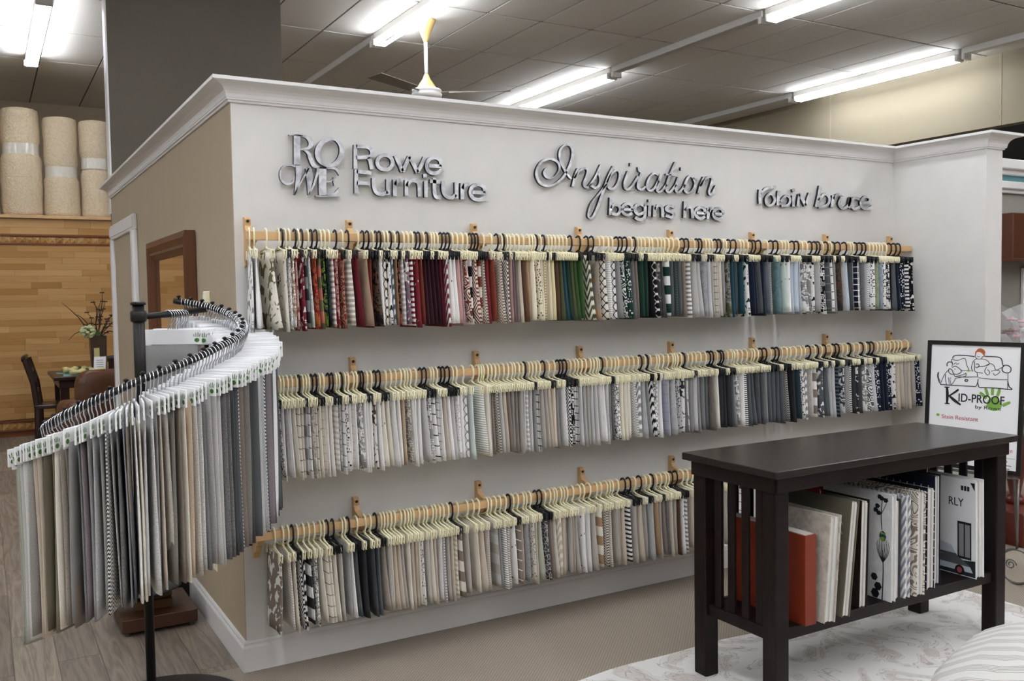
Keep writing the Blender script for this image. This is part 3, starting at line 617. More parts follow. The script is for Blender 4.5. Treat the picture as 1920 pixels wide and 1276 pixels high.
ROW2 = '''514 grey/black flo, 529 white/black crk b, 537 white p, 543 white/grey soft, 549 white p, 557 cream p, 565 cream/grey line, 574 cream/stone line, 580 lightgrey/grey band b, 586 white/grey line, 590 cream/stone flo, 597 cream/grey line
604 cream/black bird b, 612 cream/beige grid b, 618 white p, 625 cream/white tex, 636 cream/lightgrey hs b, 643 lightgrey/grey flo b, 649 white/grey line, 654 white/black dots, 658 white p b, 664 cream/lightgrey grid, 672 white p, 682 white/grey flo
688 white p, 695 white p b, 700 white p b, 708 white/brown leaf, 716 white p, 724 cream/brown bird b, 732 cream p b, 743 white/lightgrey tex, 753 cream/white tex, 762 tan/beige tex, 772 cream/grey maze, 779 white p, 784 white p, 790 white p
800 lightgrey p, 811 white/grey maze b, 819 white/black line b, 828 white/grey grid, 833 white p, 840 stone/beige tex, 847 white p b, 854 lightgrey p b, 863 white/lightgrey dots b, 870 white p, 877 white/grey lat, 890 silver/mint herr, 908 white/sage fine
919 cream p, 923 stone p, 928 taupe p, 936 cream/black herr, 943 lightgrey p, 950 beige p, 957 taupe p, 966 taupe/grey tex, 974 grey/taupe soft, 982 stone p, 987 lightgrey p, 995 lightgrey/white hs, 1002 grey/white tex, 1007 grey p b, 1014 white/black grid
1020 stone p, 1027 stone p, 1034 beige p, 1043 beige p b, 1051 grey p, 1062 lightgrey/white tex, 1071 white/black dia b, 1077 white/black maze b, 1084 white/black grid b, 1092 lightgrey p, 1100 grey/lightgrey tex, 1106 stone p, 1113 lightgrey p, 1121 lightgrey p
1130 white/lightgrey soft, 1136 white p, 1142 grey/white tex, 1146 grey p, 1152 darkgrey/grey tex b, 1160 white/black crk, 1169 ivory p, 1176 cream p, 1182 cream p, 1193 white/grey herr, 1202 white/grey zz, 1211 silver/grey soft, 1219 grey p, 1226 white/black zz b
1233 white/black crk, 1238 lightgrey/white hs b, 1243 white p, 1254 lavender/grey line, 1259 lightgrey p, 1267 silver/grey soft, 1276 lightgrey/darkgrey dots, 1285 white/charcoal leaf, 1289 darkgrey/grey tex, 1294 white/grey blot, 1301 grey p, 1307 lightgrey p b
1313 grey p, 1321 slate/grey tex, 1328 slate p, 1337 darkgrey/taupe soft, 1347 cream p, 1355 charcoal p b, 1361 charcoal p b, 1368 charcoal p, 1375 slate p b, 1380 grey p b, 1388 white/grey flo, 1396 white p, 1400 white/black fine, 1407 slate p, 1415 slate p
1424 darkgrey/slate soft, 1433 slate p, 1438 grey p, 1445 slate p, 1453 slate p b, 1461 slate p b, 1469 slate p, 1477 charcoal/stone herr b, 1484 black p b, 1490 charcoal p, 1499 teal/charcoal tex, 1506 white/black dots, 1516 grey/white zz, 1526 grey/cream soft
1533 taupe/white band, 1543 slate/white blot b, 1552 slate p, 1558 grey/silver soft b, 1565 lightgrey p, 1572 navy/slate hs b, 1583 charcoal/silver flo, 1590 grey p b, 1597 black/white herr b, 1604 charcoal p, 1612 charcoal/white leaf, 1619 charcoal/slate tex b
1625 grey/white flo, 1635 slate/white wav, 1642 silver p b, 1648 navy/white dots, 1655 navy p b, 1662 navy p b, 1669 navy/white dots, 1676 white/black blot, 1682 white/black line, 1687 beige p, 1693 beige p, 1701 stone p, 1708 beige p, 1714 stone p, 1726 navy/white dots'''
ROW3 = '''532 taupe/white leaf, 548 cream/lightgrey fine, 558 cream/beige tex, 567 white/black dia b, 575 black/white zz, 587 white/charcoal band, 597 white/black crk, 607 cream p, 619 cream/grey line, 626 cream/stone line, 633 cream p b, 644 cream/grey tex b
660 silver/grey soft, 666 white p, 673 slate p b, 688 charcoal p, 704 charcoal/slate tex, 714 slate p, 725 stone/taupe soft b, 734 cream/grey tex, 740 cream p, 746 beige p, 753 beige p, 760 stone p, 772 cream p, 779 beige p, 785 beige p, 790 cream p
794 white/taupe dots, 806 cream/grey tex, 815 cream p, 821 beige p, 832 lightgrey/white tex, 838 grey/white herr, 845 stone p, 852 beige p, 861 cream/beige hs, 869 cream/taupe band b, 879 stone p, 898 cream/beige tex, 909 beige p, 919 stone/beige fine
936 lightgrey/stone band, 942 grey p, 951 white/grey fine, 960 cream/grey fine, 970 white/brown bird, 978 taupe/white line b, 984 beige p, 993 lightgrey/darkgrey tex, 1004 cream/grey dots, 1009 beige p, 1017 sage p, 1029 darkgrey/lightgrey crk b, 1037 taupe p b
1044 cream/stone tex, 1054 cream/beige zz, 1061 beige p, 1066 stone p, 1075 stone p, 1080 beige p, 1086 stone p, 1097 white/charcoal bird, 1110 silver/white tex, 1118 stone p, 1129 tan/cream band, 1142 black/cream herr, 1150 beige/cream fine, 1161 stone p
1167 beige p, 1172 beige p, 1182 white/charcoal hs, 1195 stone p b, 1205 beige p b, 1214 stone p, 1225 silver/grey tex b, 1234 tan p, 1242 stone p, 1248 taupe p b, 1254 grey/black tex, 1263 beige p, 1272 stone p, 1277 brown p, 1284 white/black bird b
1293 white/grey hs b, 1304 beige p, 1313 stone p, 1322 white/black crk, 1332 cream p b, 1342 white/black zz, 1354 cream/black bird, 1366 stone p, 1380 cream p, 1395 white/grey line b, 1410 beige p'''
place_row('top', ROW1, (545, 520)); place_row('middle', ROW2, (835, 725)); place_row('bottom', ROW3, (1105, 960)); finish_rows()
# ================================================================== SPIRAL RACK
POLE = Vector((-.405, -.27, 0)); ef = Vector((.133, .991, 0)); er = Vector((.991, -.133, 0))
KT = [(70, 1.525), (43, 1.497), (0, 1.432), (-45, 1.365), (-90, 1.272), (-135, 1.150), (-150, 1.105)]
def hz(th):
    for (a, za), (b, zb) in zip(KT[:-1], KT[1:]):
        if b <= th <= a: return za+(zb-za)*(a-th)/(a-b)
    return KT[-1][1]
def hp(th, R=None):
    t = math.radians(th); R = R if R else .355; return POLE+R*(math.cos(t)*er+math.sin(t)*ef)+Vector((0, 0, hz(th)))
rk = thing('spiral_rack', 'dark metal spiral garment rack on a round base with a tall post', 'rack', POLE)
MB().lathe([(.30, 0.0), (.30, .008), (.285, .014), (.03, .018)], 40, .05, .09).build('base_plate', 'metal_dark', rk, True)
MB().lathe([(.0165, .015), (.0165, 1.16), (.02, 1.165), (.02, 1.515)], 16).build('post', 'metal_dark', rk, True)
MB().lathe([(.026, 1.51), (.027, 1.518), (.02, 1.522)], 16).build('post_cap', 'metal_dark', rk, True)
MB().lathe([(.024, 1.45), (.028, 1.455), (.028, 1.485), (.024, 1.49)], 16).build('collar', 'metal_dark', rk, True)
TH0, TH1 = 68, -149
e0 = hp(46)-POLE
MB().tube([(0, 0, 1.468), (e0.x*.5, e0.y*.5, 1.475), (e0.x, e0.y, e0.z-.012)], .0115, 10).build('arm', 'metal_dark', rk, True)
MB().tube([tuple(hp(TH0+(TH1-TH0)*i/60)-POLE) for i in range(61)], .0115, 10).build('spiral_rod', 'metal_dark', rk, True)
for i in range(27):
    p = hp(TH0-3+(TH1-TH0+6)*i/26)-POLE
    MB().lathe([(.004, .010), (.004, .016), (.0085, .018), (.0085, .022), (.003, .026)], 8, p.x, p.y, M4=Matrix.Translation((0, 0, p.z))).build('knob', 'metal_black', rk, True)
wh = MB()
wp = [(0, .010, -.016)]+[(0, .0185*math.cos(math.radians(a)), .0185*math.sin(math.radians(a))-.004) for a in range(-20, 201, 20)]+[(0, -.014, -.028), (0, -.004, -.040), (0, 0, -.062)]
wh.tube(wp, .0022, 6); WH = wh.mesh('hook', 'metal_chrome', True)
cd = MB(); cd.bbox(-.0028, .0028, -.135, .10, -.112, -.056, .002); CD = cd.mesh('header_card', 'card_white')
hpnt = MB()
for sx in (-1, 1):
    TT = lambda a, b, d, sx=sx: (sx*d, a, b)
    hpnt.poly([(-.118+.010*math.cos(a), -.096+.008*math.sin(a)) for a in [i*pi/4 for i in range(8)]], .0033, .0029, TT)
    for k, (dx, l) in enumerate(((-.010, .012), (-.004, .016), (.003, .015), (.009, .010))):
        hpnt.poly([(-.118+dx-.0014, -.084), (-.118+dx+.0014, -.084), (-.118+dx*1.35+.0014, -.084+l), (-.118+dx*1.35-.0014, -.084+l)], .0033, .0029, TT)
HP = hpnt.mesh('hand_print', 'ink_darkgreen')
SF = [fabric_mesh(i+80, .092, -.118+random.Random(i).choice((0, .006, .012)), -.10, -.665+random.Random(i+9).uniform(-.015, .015), .006, .012+.004*(i % 3), .004*random.Random(i).uniform(-1, 1), 'fabric', .003, .35) for i in range(12)]
SEQ = '''sage,sage,lightgrey,lightgrey/white tex,stone,beige,tan/beige tex,beige,khaki,umber,khaki,cream,beige,taupe/stone tex,taupe,grey,slate,mauve,grey,silver/sage tex,silver,grey,black/white herr,grey,charcoal,slate,lavender/grey tex,slate,white,cream,lightgrey,cream
white,grey,beige,cream,taupe,umber,taupe/umber tex,cream,tan/beige tex,tan,cream,white/grey tex,slate,lightgrey/grey tex,lightgrey,silver/stone tex,lightgrey,grey/charcoal tex,umber,charcoal,darkgrey,slate,charcoal,black/white herr,taupe,umber,black,charcoal,darkgrey,slate,lightgrey,black/white herr
silver,black/white herr,slate,mauve,slate,teal,white,teal,charcoal,slate,blue,navy,slate/teal tex,navy,slate,umber,charcoal,umber,teal,navy,charcoal,darkgrey,black,slate,teal,charcoal,darkgrey,black,charcoal,slate,charcoal,darkgrey,black,charcoal,taupe,charcoal'''
_L = [[q.strip() for q in ln.split(',')] for ln in SEQ.split('\n')]
rsm = lambda l, n: [l[int(i*len(l)/n)] for i in range(n)]
seq = rsm(_L[0], 27)+rsm(_L[1], 25)+rsm(_L[2][:17], 20)+rsm(_L[2][17:], 28)
NS = len(seq)
rs = random.Random(5)
def card_sample(loc, rz, ent, lab, grp):
    q = ent.split(); cs = q[0].split('/'); kind = q[1] if len(q) > 1 else rs.choice(['p', 'p', 'tex'])
    c2 = cs[1] if len(cs) > 1 else cs[0]
    t = thing('carded_sample', lab % (colorname(cs[0])+(' and '+colorname(c2) if c2 != cs[0] else '')), 'fabric sample', loc, rz, grp)
    put('hook', WH, t); c = put('header_card', CD, t); put('hand_print', HP, c)
    c.rotation_euler = (0, 0, rs.uniform(-.05, .05)); c.location = (rs.uniform(-.001, .001), rs.uniform(-.008, .008), rs.uniform(-.004, .004))
    if kind == 'tex' and c2 == cs[0]: c2 = 'grey' if cs[0] != 'grey' else 'lightgrey'
    f = put('fabric', SF[rs.randrange(12)], t); f.material_slots[0].link = 'OBJECT'; f.material_slots[0].material = fab(kind, cs[0], c2)
    f.rotation_euler = (0, 0, rs.uniform(-.025, .025))
    return t
for i, ent in enumerate(seq):
    u = (i+.5)/NS; th = TH1+3+(TH0-TH1-8)*u+rs.uniform(-.35, .35); p = hp(th)
    t = math.radians(th); rad = math.cos(t)*er+math.sin(t)*ef
    rz = math.atan2(rad.x, -rad.y)+.10+rs.uniform(-.03, .03)       # local -y points outwards
    card_sample(p, rz, ent, '%s fabric with white header card, '+nth(i+1)+' from low end of spiral rod', 'carded samples on the spiral rack')
ad = Vector((e0.x, e0.y, 0)).normalized()
for i in range(8):
    p = POLE+Vector((e0.x*(.40+.035*i), e0.y*(.40+.035*i), 1.4735)); rz = math.atan2(-ad.y, -ad.x)+pi+rs.uniform(-.06, .06)
    card_sample(p, rz+.35, ['grey', 'taupe', 'stone/grey tex', 'taupe', 'brown', 'taupe', 'darkgrey', 'stone'][i], '%s fabric with white card on the straight rack arm, '+nth(i+1)+' from the post', 'carded samples on the spiral rack')
# ================================================================== SIDE WALL OBJECTS
mi = thing('wall_mirror', 'large mirror in a brown wooden frame leaning flat on the taupe wall', 'mirror', (0, 0, 0))
ya, yb, za, zb = .74, 1.90, .62, 1.855
fp = [(-.004, 0), (-.05, .0), (-.055, .03), (-.04, .06), (-.045, .075), (-.025, .105), (-.004, .105)]
def frame_side(p0, p1, inn0, inn1):
    rings = []
    for p, n_ in ((p0, inn0), (p1, inn1)): rings.append([(d, p[0]+n_[0]*w_, p[1]+n_[1]*w_) for d, w_ in fp])
    return MB().loft(rings, True)
cs_ = [(ya, za), (yb, za), (yb, zb), (ya, zb)]; ins = [(1, 1), (-1, 1), (-1, -1), (1, -1)]
for i in range(4): frame_side(cs_[i], cs_[(i+1) % 4], ins[i], ins[(i+1) % 4]).build('frame_side', 'frame_wood', mi)
MB().box(-.02, -.006, ya+.10, yb-.10, za+.10, zb-.10).build('glass', 'mirror_glass', mi)
th_ = thing('wall_thermostat', 'small cream plastic box on the taupe wall by the corner', 'thermostat', (0, .485, 1.50))
MB().bbox(-.025, 0, -.022, .022, 0, .065, .005).build('cover', 'plastic_cream', th_); MB().box(-.027, -.025, -.012, .012, .012, .05).build('face', 'card_white', th_)
ou = thing('wall_outlet', 'cream power outlet low on the taupe side wall', 'outlet', (0, .52, .29))
MB().bbox(-.006, 0, -.036, .036, 0, .115, .003).build('plate', 'plastic_cream', ou)
for z in (.032, .083): MB().bbox(-.009, -.006, -.017, .017, z-.014, z+.014, .003).build('socket', 'plastic_cream', ou)
# pedestal behind the rack
pd = thing('wooden_pedestal', 'brown wooden stepped pedestal on small feet beside the taupe wall', 'pedestal', (-.225, .86, 0))
MB().bbox(-.165, .165, -.19, .19, .018, .078, .004).build('base_board', 'brown_pedestal', pd)
for x in (-.14, .14):
    for y in (-.165, .165): MB().lathe([(.012, 0), (.014, .012), (.01, .018)], 10, x, y).build('foot', 'metal_iron', pd)
ap = [(-.10, -.07), (.07, -.09), (.075, -.02), (.06, .06), (0, .10), (-.07, .08)]
MB().poly(ap, .078, .118, lambda a, b, d: (a, b, d)).build('step_block', 'gold_pedestal', pd)
MB().lathe([(.085, .118), (.085, .135), (.06, .15), (.05, .2), (.045, .3)], 20).build('column', 'brown_pedestal', pd, True)
MB().lathe([(.15, .17), (.17, .178), (.15, .186), (.06, .19)], 20, -.05, -.04).build('collar_plate', 'slate', pd, True)
bm_ = thing('rolled_mat', 'black rolled rubber mat standing behind the wooden pedestal by the baseboard', 'mat', (-.055, 1.12, .0))
sp = []
for i in range(40): a = i*.42; r = .008+.0010*i; sp.append((r*math.cos(a), r*math.sin(a)))
mb = MB(); RT = Matrix.Rotation(math.radians(-6), 4, 'X')
mb.ribbon(sp, .004, .0, .15, lambda a, b, d: (a, b, d+.001), 0, None, 2); mb.build('mat_roll', 'black_mat', bm_)
# ================================================================== CONSOLE TABLE
TX0, TX1, TY0, TY1, TZ = 1.50, 2.955, -1.455, -.955, .89
tb = thing('console_table', 'black mission-style console table with slatted ends and lower shelf', 'table', (0, 0, 0))
MB().bbox(TX0, TX1, TY0, TY1, TZ-.028, TZ, .004).build('tabletop', 'table_top', tb)
lx = (TX0+.032, TX1-.10); ly = (TY0+.032, TY1-.10); LW = .068
for x in lx:
    for y in ly: MB().bbox(x, x+LW, y, y+LW, .006, TZ-.028, .004).build('leg', 'table_black', tb)
for y in (TY0+.022, TY1-.044): MB().bbox(TX0+.03, TX1-.03, y, y+.022, TZ-.085, TZ-.028, .003).build('apron', 'table_black', tb)
for x in (TX0+.022, TX1-.044): MB().bbox(x, x+.022, TY0+.03, TY1-.03, TZ-.085, TZ-.028, .003).build('apron', 'table_black', tb)
for x in lx:
    MB().bbox(x+.015, x+.05, TY0+.10, TY1-.10, .252, .296, .003).build('end_rail', 'table_black', tb)
    for k in range(4):
        y = TY0+.118+k*.073; MB().bbox(x+.022, x+.036, y, y+.036, .296, TZ-.085, .002).build('slat', 'table_black', tb)
for k in range(15):
    x = lx[0]+LW+.03+k*.083
    if x < lx[1]-.02: MB().bbox(x, x+.034, TY1-.065, TY1-.052, .29, TZ-.085, .002).build('slat', 'table_black', tb)
for y in (TY0+.05, TY1-.085): MB().bbox(lx[0]+LW, lx[1], y, y+.025, .252, .296, .003).build('shelf_rail', 'table_black', tb)
MB().bbox(lx[0]+.03, lx[1]+.04, TY0+.06, TY1-.06, .275, .294, .002).build('shelf', 'table_black', tb)
# ------------------------------------------------------------------ sample books on the shelf
SH = .2955
def bookmat(name, kind, c1, c2):
    m = fab(kind, c1, c2, 'obj'); return m
def book(lab, x, th, yf, dep, h, lean, m_cov, m_page='paper', name='sample_book', z=SH, rz=0., slip=False, extra=None):
    t = thing(name, lab, 'book', (x, yf, z), rz, 'sample books in the console table'); t.rotation_euler = (0, math.radians(lean), rz)
    ct = .004
    if slip:
        MB().bbox(0, th, 0, dep, 0, h, .002).build('box_case', m_cov, t); MB().box(.006, th-.006, .008, dep-.01, h-.002, h+.002).build('pages', m_page, t)
    else:
        MB().bbox(0, ct, 0, dep, 0, h, .0012).build('cover', m_cov, t); MB().bbox(th-ct, th, 0, dep, 0, h, .0012).build('cover', m_cov, t)
        MB().bbox(ct, th-ct, dep-.005, dep, 0, h, .001).build('spine', m_cov, t)
        pg = MB(); n = max(2, int(th/.009)); w_ = (th-2*ct)/n
        for i in range(n): pg.box(ct+i*w_+.0003, ct+(i+1)*w_-.0006, .004+.003*((i*7) % 3), dep-.006, .004, h-.006-.004*((i*5) % 3))
        pg.build('pages', m_page, t)
    if extra: extra(t, h, dep)
    return t
orange = simple('cover_orange', '7c2b10', .5, var=.08)
bookm = {k: bookmat(k, *v) for k, v in dict(damask=('soft', 'taupe', 'cream'), olive=('p', '6b6656', '6b6656'), darkb=('p', '2a211c', '2a211c'), grey=('band', 'darkgrey', '55555a'), white=('zz', 'white', 'lavender'),
         scroll=('wav', 'cream', 'taupe'), navyg=('grid', 'navy', 'silver'), navy=('p', 'navy', 'navy'), redb=('p', 'red', 'red'), brownb=('p', 'brown', 'brown'), black=('p', 'black', 'black'), flowerp=('soft', 'white', 'silver')).items()}
def TB(a, b, d): return (-d, a, b)
def ex_flower(t, h, dep):
    mb = MB(); y0 = .036
    mb.ribbon([(y0+.006, .0), (y0+.002, .12), (y0+.006, .20)], [.005, .004, .003], .0012, .0002, TB)
    for a in range(-60, 61, 15):
        r_ = math.radians(a); mb.ribbon([(y0+.004, .15), (y0+.004+.026*math.sin(r_), .175+.02*math.cos(r_)), (y0+.004+.036*math.sin(r_), .20+.05*math.cos(r_))], [.002, .0025, .001], .0012, .0002, TB)
    mb.ribbon([(y0+.01, .28), (y0+.014, .34), (y0+.008, .41)], .003, .0012, .0002, TB); mb.ribbon([(y0+.014, .34), (y0-.008, .385), (y0-.016, .41)], .002, .0012, .0002, TB)
    for a, b in ((y0+.04, .355), (y0+.032, .372), (y0+.026, .345), (y0+.012, .405), (y0-.006, .40), (y0+.022, .41)): mb.poly([(a+.010*math.cos(i*pi/3)*(1+.3*(i % 2)), b+.010*math.sin(i*pi/3)) for i in range(6)], .0012, .0002, TB)
    for a, b, k in ((.075, .02, .02), (.062, .05, .018), (.08, .085, .016)): mb.poly([(a+k*math.cos(i*pi/3), b+k*math.sin(i*pi/3)) for i in range(6)], .0010, .0002, TB)
    mb.build('printed_flower', 'ink_black', t)
    MB().poly([(y0+.006+.016*math.cos(i*pi/4), .255+.022*math.sin(i*pi/4)) for i in range(8)], .001, .0002, TB).build('printed_bloom', fab('flo', 'teal', 'lime', 'obj'), t)
def ex_leaf(t, h, dep):
    mb = MB()
    for k in range(7):
        b = .12+.035*k; mb.ribbon([(.14, b-.03), (.09, b), (.055, b+.03), (.03, b+.012)], [.004, .016, .014, .003], .001, .0002, TB)
    mb.build('printed_foliage', fab('soft', 'slate', 'sage', 'obj'), t)
def ex_mag(t, h, dep):
    MB().poly([(.022, .075), (.085, .075), (.085, .235), (.022, .235)], .001, .0002, TB).build('printed_window', 'ink_black', t)
    MB().poly([(.028, .085), (.050, .085), (.050, .225), (.028, .225)], .0016, .001, TB).poly([(.056, .085), (.078, .085), (.078, .225), (.056, .225)], .0016, .001, TB).build('printed_pane', 'ink_grey', t)
    MB().poly([(.004, .004), (.20, .004), (.20, .05), (.004, .075)], .0008, .0002, TB).build('printed_road', 'slate', t)
    car = MB(); car.poly([(.015, .022), (.20, .02), (.20, .075), (.09, .085), (.03, .05)], .0014, .0002, TB)
    car.poly([(.085, .08), (.20, .08), (.18, .135), (.115, .125)], .0014, .0002, TB); car.build('printed_car', fab('band', 'paleblue', 'slate', 'obj'), t)
    MB().poly([(.075+.022*math.cos(i*pi/6), .024+.022*math.sin(i*pi/6)) for i in range(12)], .002, .0002, TB).build('printed_tyre', 'ink_black', t)
    MB().poly([(.075+.012*math.cos(i*pi/6), .024+.013*math.sin(i*pi/6)) for i in range(12)], .0026, .002, TB).build('printed_hub', 'ink_red', t)
    mb = MB(); TR = lambda a, b, d: (-d, -a, b); text(mb, 'RLY', -.128, .30, .042, .05, .001, .0002, TR); mb.build('printed_title', 'ink_black', t); mb = MB()
    mb.poly([(.006, h-.012), (.026, h-.012), (.006, h-.045)], .001, .0002, TB)
    for a in (.030, .044, .058): mb.poly([(a, h-.05), (a+.010, h-.05), (a+.010, h-.03), (a, h-.03)], .001, .0002, TB)
    mb.build('printed_corner_mark', 'ink_black', t)
FY = TY0+.04
book('thick orange-red boxed sample book nearest the slatted end', 1.678, .058, FY-.012, .40, .335, 0, orange, slip=True)
book('leaning beige damask covered sample book beside the orange box', 1.757, .060, FY-.03, .36, .40, 5, bookm['damask'])
book('tall leaning olive sample book with printed grey foliage', 1.865, .045, FY-.02, .36, .44, 7, bookm['olive'], extra=ex_leaf)
book('dark brown sample book with thick white pages beside the olive one', 1.996, .048, FY+.01, .34, .42, 2, bookm['darkb'])
t_ = book('white sample book showing a black ink flower and teal bloom', 2.158, .026, FY-.012, .34, .425, .5, bookm['flowerp'], extra=ex_flower)
book('dark grey banded sample book right of the ink flower cover', 2.196, .034, FY+.0, .34, .40, .5, bookm['grey'])
book('slim white and lavender chevron sample book in the middle of the shelf', 2.244, .030, FY-.01, .34, .41, .5, bookm['white'])
book('sample book with carved cream scrollwork printed on its cover', 2.300, .052, FY-.02, .34, .42, 1, bookm['scroll'])
book('slim black sample book right of the scrollwork cover', 2.366, .026, FY+.02, .33, .425, 0, bookm['black'])
book('navy checked sample book with thick white pages', 2.410, .052, FY+.01, .33, .42, .5, bookm['navyg'])
book('tall navy sample book left of the car cover', 2.485, .038, FY+.03, .33, .46, 0, bookm['navy'])
book('large white catalogue with a car and window on its cover', 2.702, .055, FY-.015, .33, .42, -1, 'card_white', extra=ex_mag)
book('red sample book standing at the back of the shelf', 1.925, .022, FY+.14, .28, .455, 0, bookm['redb'], z=SH+.0)
book('brown sample book standing upright behind the car catalogue', 2.60, .022, FY+.15, .28, .48, 0, bookm['brownb'])
# ================================================================== RUG AND CUSHION
rug = MB(); nx = 40
edge = lambda x: -.80+.012*math.sin(x*5.1)+.008*math.sin(x*11)
vs = []; ys = [-2.9]+[None]
top = [(.55+2.8*i/nx, edge(.55+2.8*i/nx)) for i in range(nx+1)]
vs = [(x, y, .006) for x, y in top]+[(x, -3.2, .006) for x, y in top]+[(x, y, .0005) for x, y in top]+[(x, -3.2, .0005) for x, y in top]
n = nx+1; fs = []
for i in range(nx): fs += [(i, i+1, n+i+1, n+i), (i, 2*n+i, 2*n+i+1, i+1), (n+i, n+i+1, 3*n+i+1, 3*n+i)]
fs += [(0, n, 3*n, 2*n), (nx, 2*n+nx, 3*n+nx, n+nx)]
tag(rug.add(vs, fs).build('area_rug', 'rug_damask'), 'pale damask patterned rug lying under the black console table', 'rug')
def _cush():
    g = G('cushion_fabric'); x = g.xyz(g.coord('Object')); u, v = x[0], x[1]
    z = g.f('MULTIPLY', g.f('PINGPONG', g.f('MULTIPLY', v, 6.), .5), .035)
    st = g.f('GREATER_THAN', g.f('FRACT', g.f('MULTIPLY', g.f('ADD', u, z), 130.)), .6)
    bnd = g.f('GREATER_THAN', g.f('FRACT', g.f('MULTIPLY', g.f('ADD', u, z), 14.)), .45)
    g.base(g.mix(g.f('MULTIPLY', st, bnd), lin('cfcdc8'), lin('96938c'))); M['cushion_fabric'] = g.set(.95, spec=.2)
_cush()
ot = thing('upholstered_ottoman', 'pale woven ottoman with a plump cushion top at the lower right', 'ottoman', (1.84, -2.42, 0), .3)
MB().bbox(-.42, .42, -.42, .42, .10, .28, .04).build('seat_base', 'cushion_fabric', ot)
for x in (-.36, .36):
    for y in (-.36, .36): MB().lathe([(.018, .0065), (.025, .10)], 12, x, y).build('leg', 'darkwood', ot)
cm = MB(); rings = []
for i in range(1, 12):
    ph = -pi/2+pi*i/12; rr = math.cos(ph)**.45; zz = .345+.11*math.sin(ph)
    rings.append([(math.copysign(abs(math.cos(a))**.6, math.cos(a))*.46*rr, math.copysign(abs(math.sin(a))**.6, math.sin(a))*.46*rr, zz+.05*max(0, 1-(rr*1.2)**2)) for a in [2*pi*j/36 for j in range(36)]])
cm.loft(rings, True).build('cushion', 'cushion_fabric', ot, True)
# ================================================================== POSTER AND EASEL
PL = Vector((3.578, -.553, 0)); PR = Vector((3.652, -1.055, 0)); pd_ = (PR-PL).normalized(); pn = Vector((pd_.y, -pd_.x, 0))
if pn.x > 0: pn = -pn
PWD = (PR-PL).length; PZ0, PZ1 = .565, 1.243
tilt = .07
def TP(a, b, d):        # a along the board 0..PWD, b up from the lower edge
    q = PL+pd_*a+pn*(d-(b)*tilt); return (q.x, q.y, PZ0+b)
PH = PZ1-PZ0
ps = thing('easel_poster', 'framed white advertising poster with a cartoon sofa standing on an iron easel', 'poster')
fw = .022
MB().poly([(0, 0), (PWD, 0), (PWD, PH), (0, PH)], -.004, -.012, TP).build('backing_board', 'metal_black', ps)
for q in ([(0, 0), (PWD, 0), (PWD-fw, fw), (fw, fw)], [(PWD, 0), (PWD, PH), (PWD-fw, PH-fw), (PWD-fw, fw)], [(PWD, PH), (0, PH), (fw, PH-fw), (PWD-fw, PH-fw)], [(0, PH), (0, 0), (fw, fw), (fw, PH-fw)]):
    MB().poly(q, .008, -.004, TP).build('frame_side', 'metal_dark', ps)
sheet = MB().poly([(fw, fw), (PWD-fw, fw), (PWD-fw, PH-fw), (fw, PH-fw)], .002, -.004, TP).build('printed_sheet', 'card_white', ps)
# drawing: coordinates of the print surveyed as fractions of the sheet
def TZ5(a, b, d):        # a,b in the close-up survey grid (911 wide): sheet spans x 95..905, top y 123
    return TP(fw+(a-95)/810*(PWD-2*fw), PH-fw-(b-123)/(1180-123)*(PH-2*fw)*.985, d)
dk = MB(); L = lambda pts, w_=5: dk.ribbon(pts, w_, .0032, .0021, TZ5, sub=3)
L([(300, 250), (303, 228), (340, 215), (420, 214), (500, 222)], 8); L([(590, 216), (680, 215), (735, 228), (752, 285)], 8)
L([(752, 290), (790, 285), (822, 305), (820, 340), (790, 352), (755, 340), (748, 310), (765, 290)], 8); L([(800, 350), (802, 420), (800, 490)], 5); L([(800, 420), (815, 470), (838, 494), (700, 490), (555, 494)], 8)
L([(540, 420), (538, 455), (552, 494)], 7); L([(540, 420), (534, 460), (522, 488)], 6); L([(190, 490), (330, 490), (520, 488)], 7); L([(330, 412), (430, 408), (530, 400)], 5); L([(540, 408), (660, 414), (798, 410)], 5); L([(528, 365), (536, 405)], 5)
L([(250, 320), (246, 298), (262, 280), (292, 282), (298, 300)], 8); L([(285, 255), (345, 262), (410, 240), (430, 300), (455, 340)], 5); L([(285, 255), (300, 300), (290, 320)], 5)
L([(295, 330), (330, 315), (380, 348), (378, 370), (340, 390), (310, 380), (300, 355), (270, 340), (266, 370), (290, 390), (318, 392)], 6); L([(318, 392), (330, 408), (410, 385), (425, 372), (425, 400), (370, 415), (325, 430)], 5)
L([(270, 345), (225, 400), (190, 490)], 5); L([(235, 395), (240, 450), (250, 488)], 5); L([(265, 420), (275, 485)], 4); L([(290, 420), (280, 440), (292, 480)], 4); L([(330, 430), (310, 470), (285, 490)], 5); L([(168, 375), (160, 410), (175, 460), (188, 478)], 7); L([(168, 375), (172, 430), (188, 462)], 5)
L([(418, 432), (446, 432), (440, 446), (420, 444), (425, 436)], 8); L([(380, 348), (440, 350), (490, 350)], 4)
L([(520, 240), (490, 262), (475, 320), (490, 355)], 5); L([(500, 262), (505, 310), (510, 355), (580, 365)], 5); L([(560, 240), (610, 248), (635, 280), (600, 300), (530, 310)], 5); L([(600, 300), (640, 278), (672, 290), (690, 330)], 5); L([(610, 310), (595, 350), (625, 380), (640, 355), (620, 330)], 5); L([(655, 345), (700, 330), (730, 345), (690, 378), (672, 360)], 5); L([(700, 335), (740, 310), (755, 305)], 5)
L([(505, 200), (508, 225), (530, 242), (560, 238), (575, 215)], 5); L([(515, 290), (530, 285), (545, 300), (525, 320), (512, 310)], 6); L([(520, 215), (535, 222), (548, 218)], 3)
L([(310, 300), (330, 285), (340, 290)], 5); L([(335, 300), (360, 290)], 5); L([(318, 345), (326, 340)], 6)
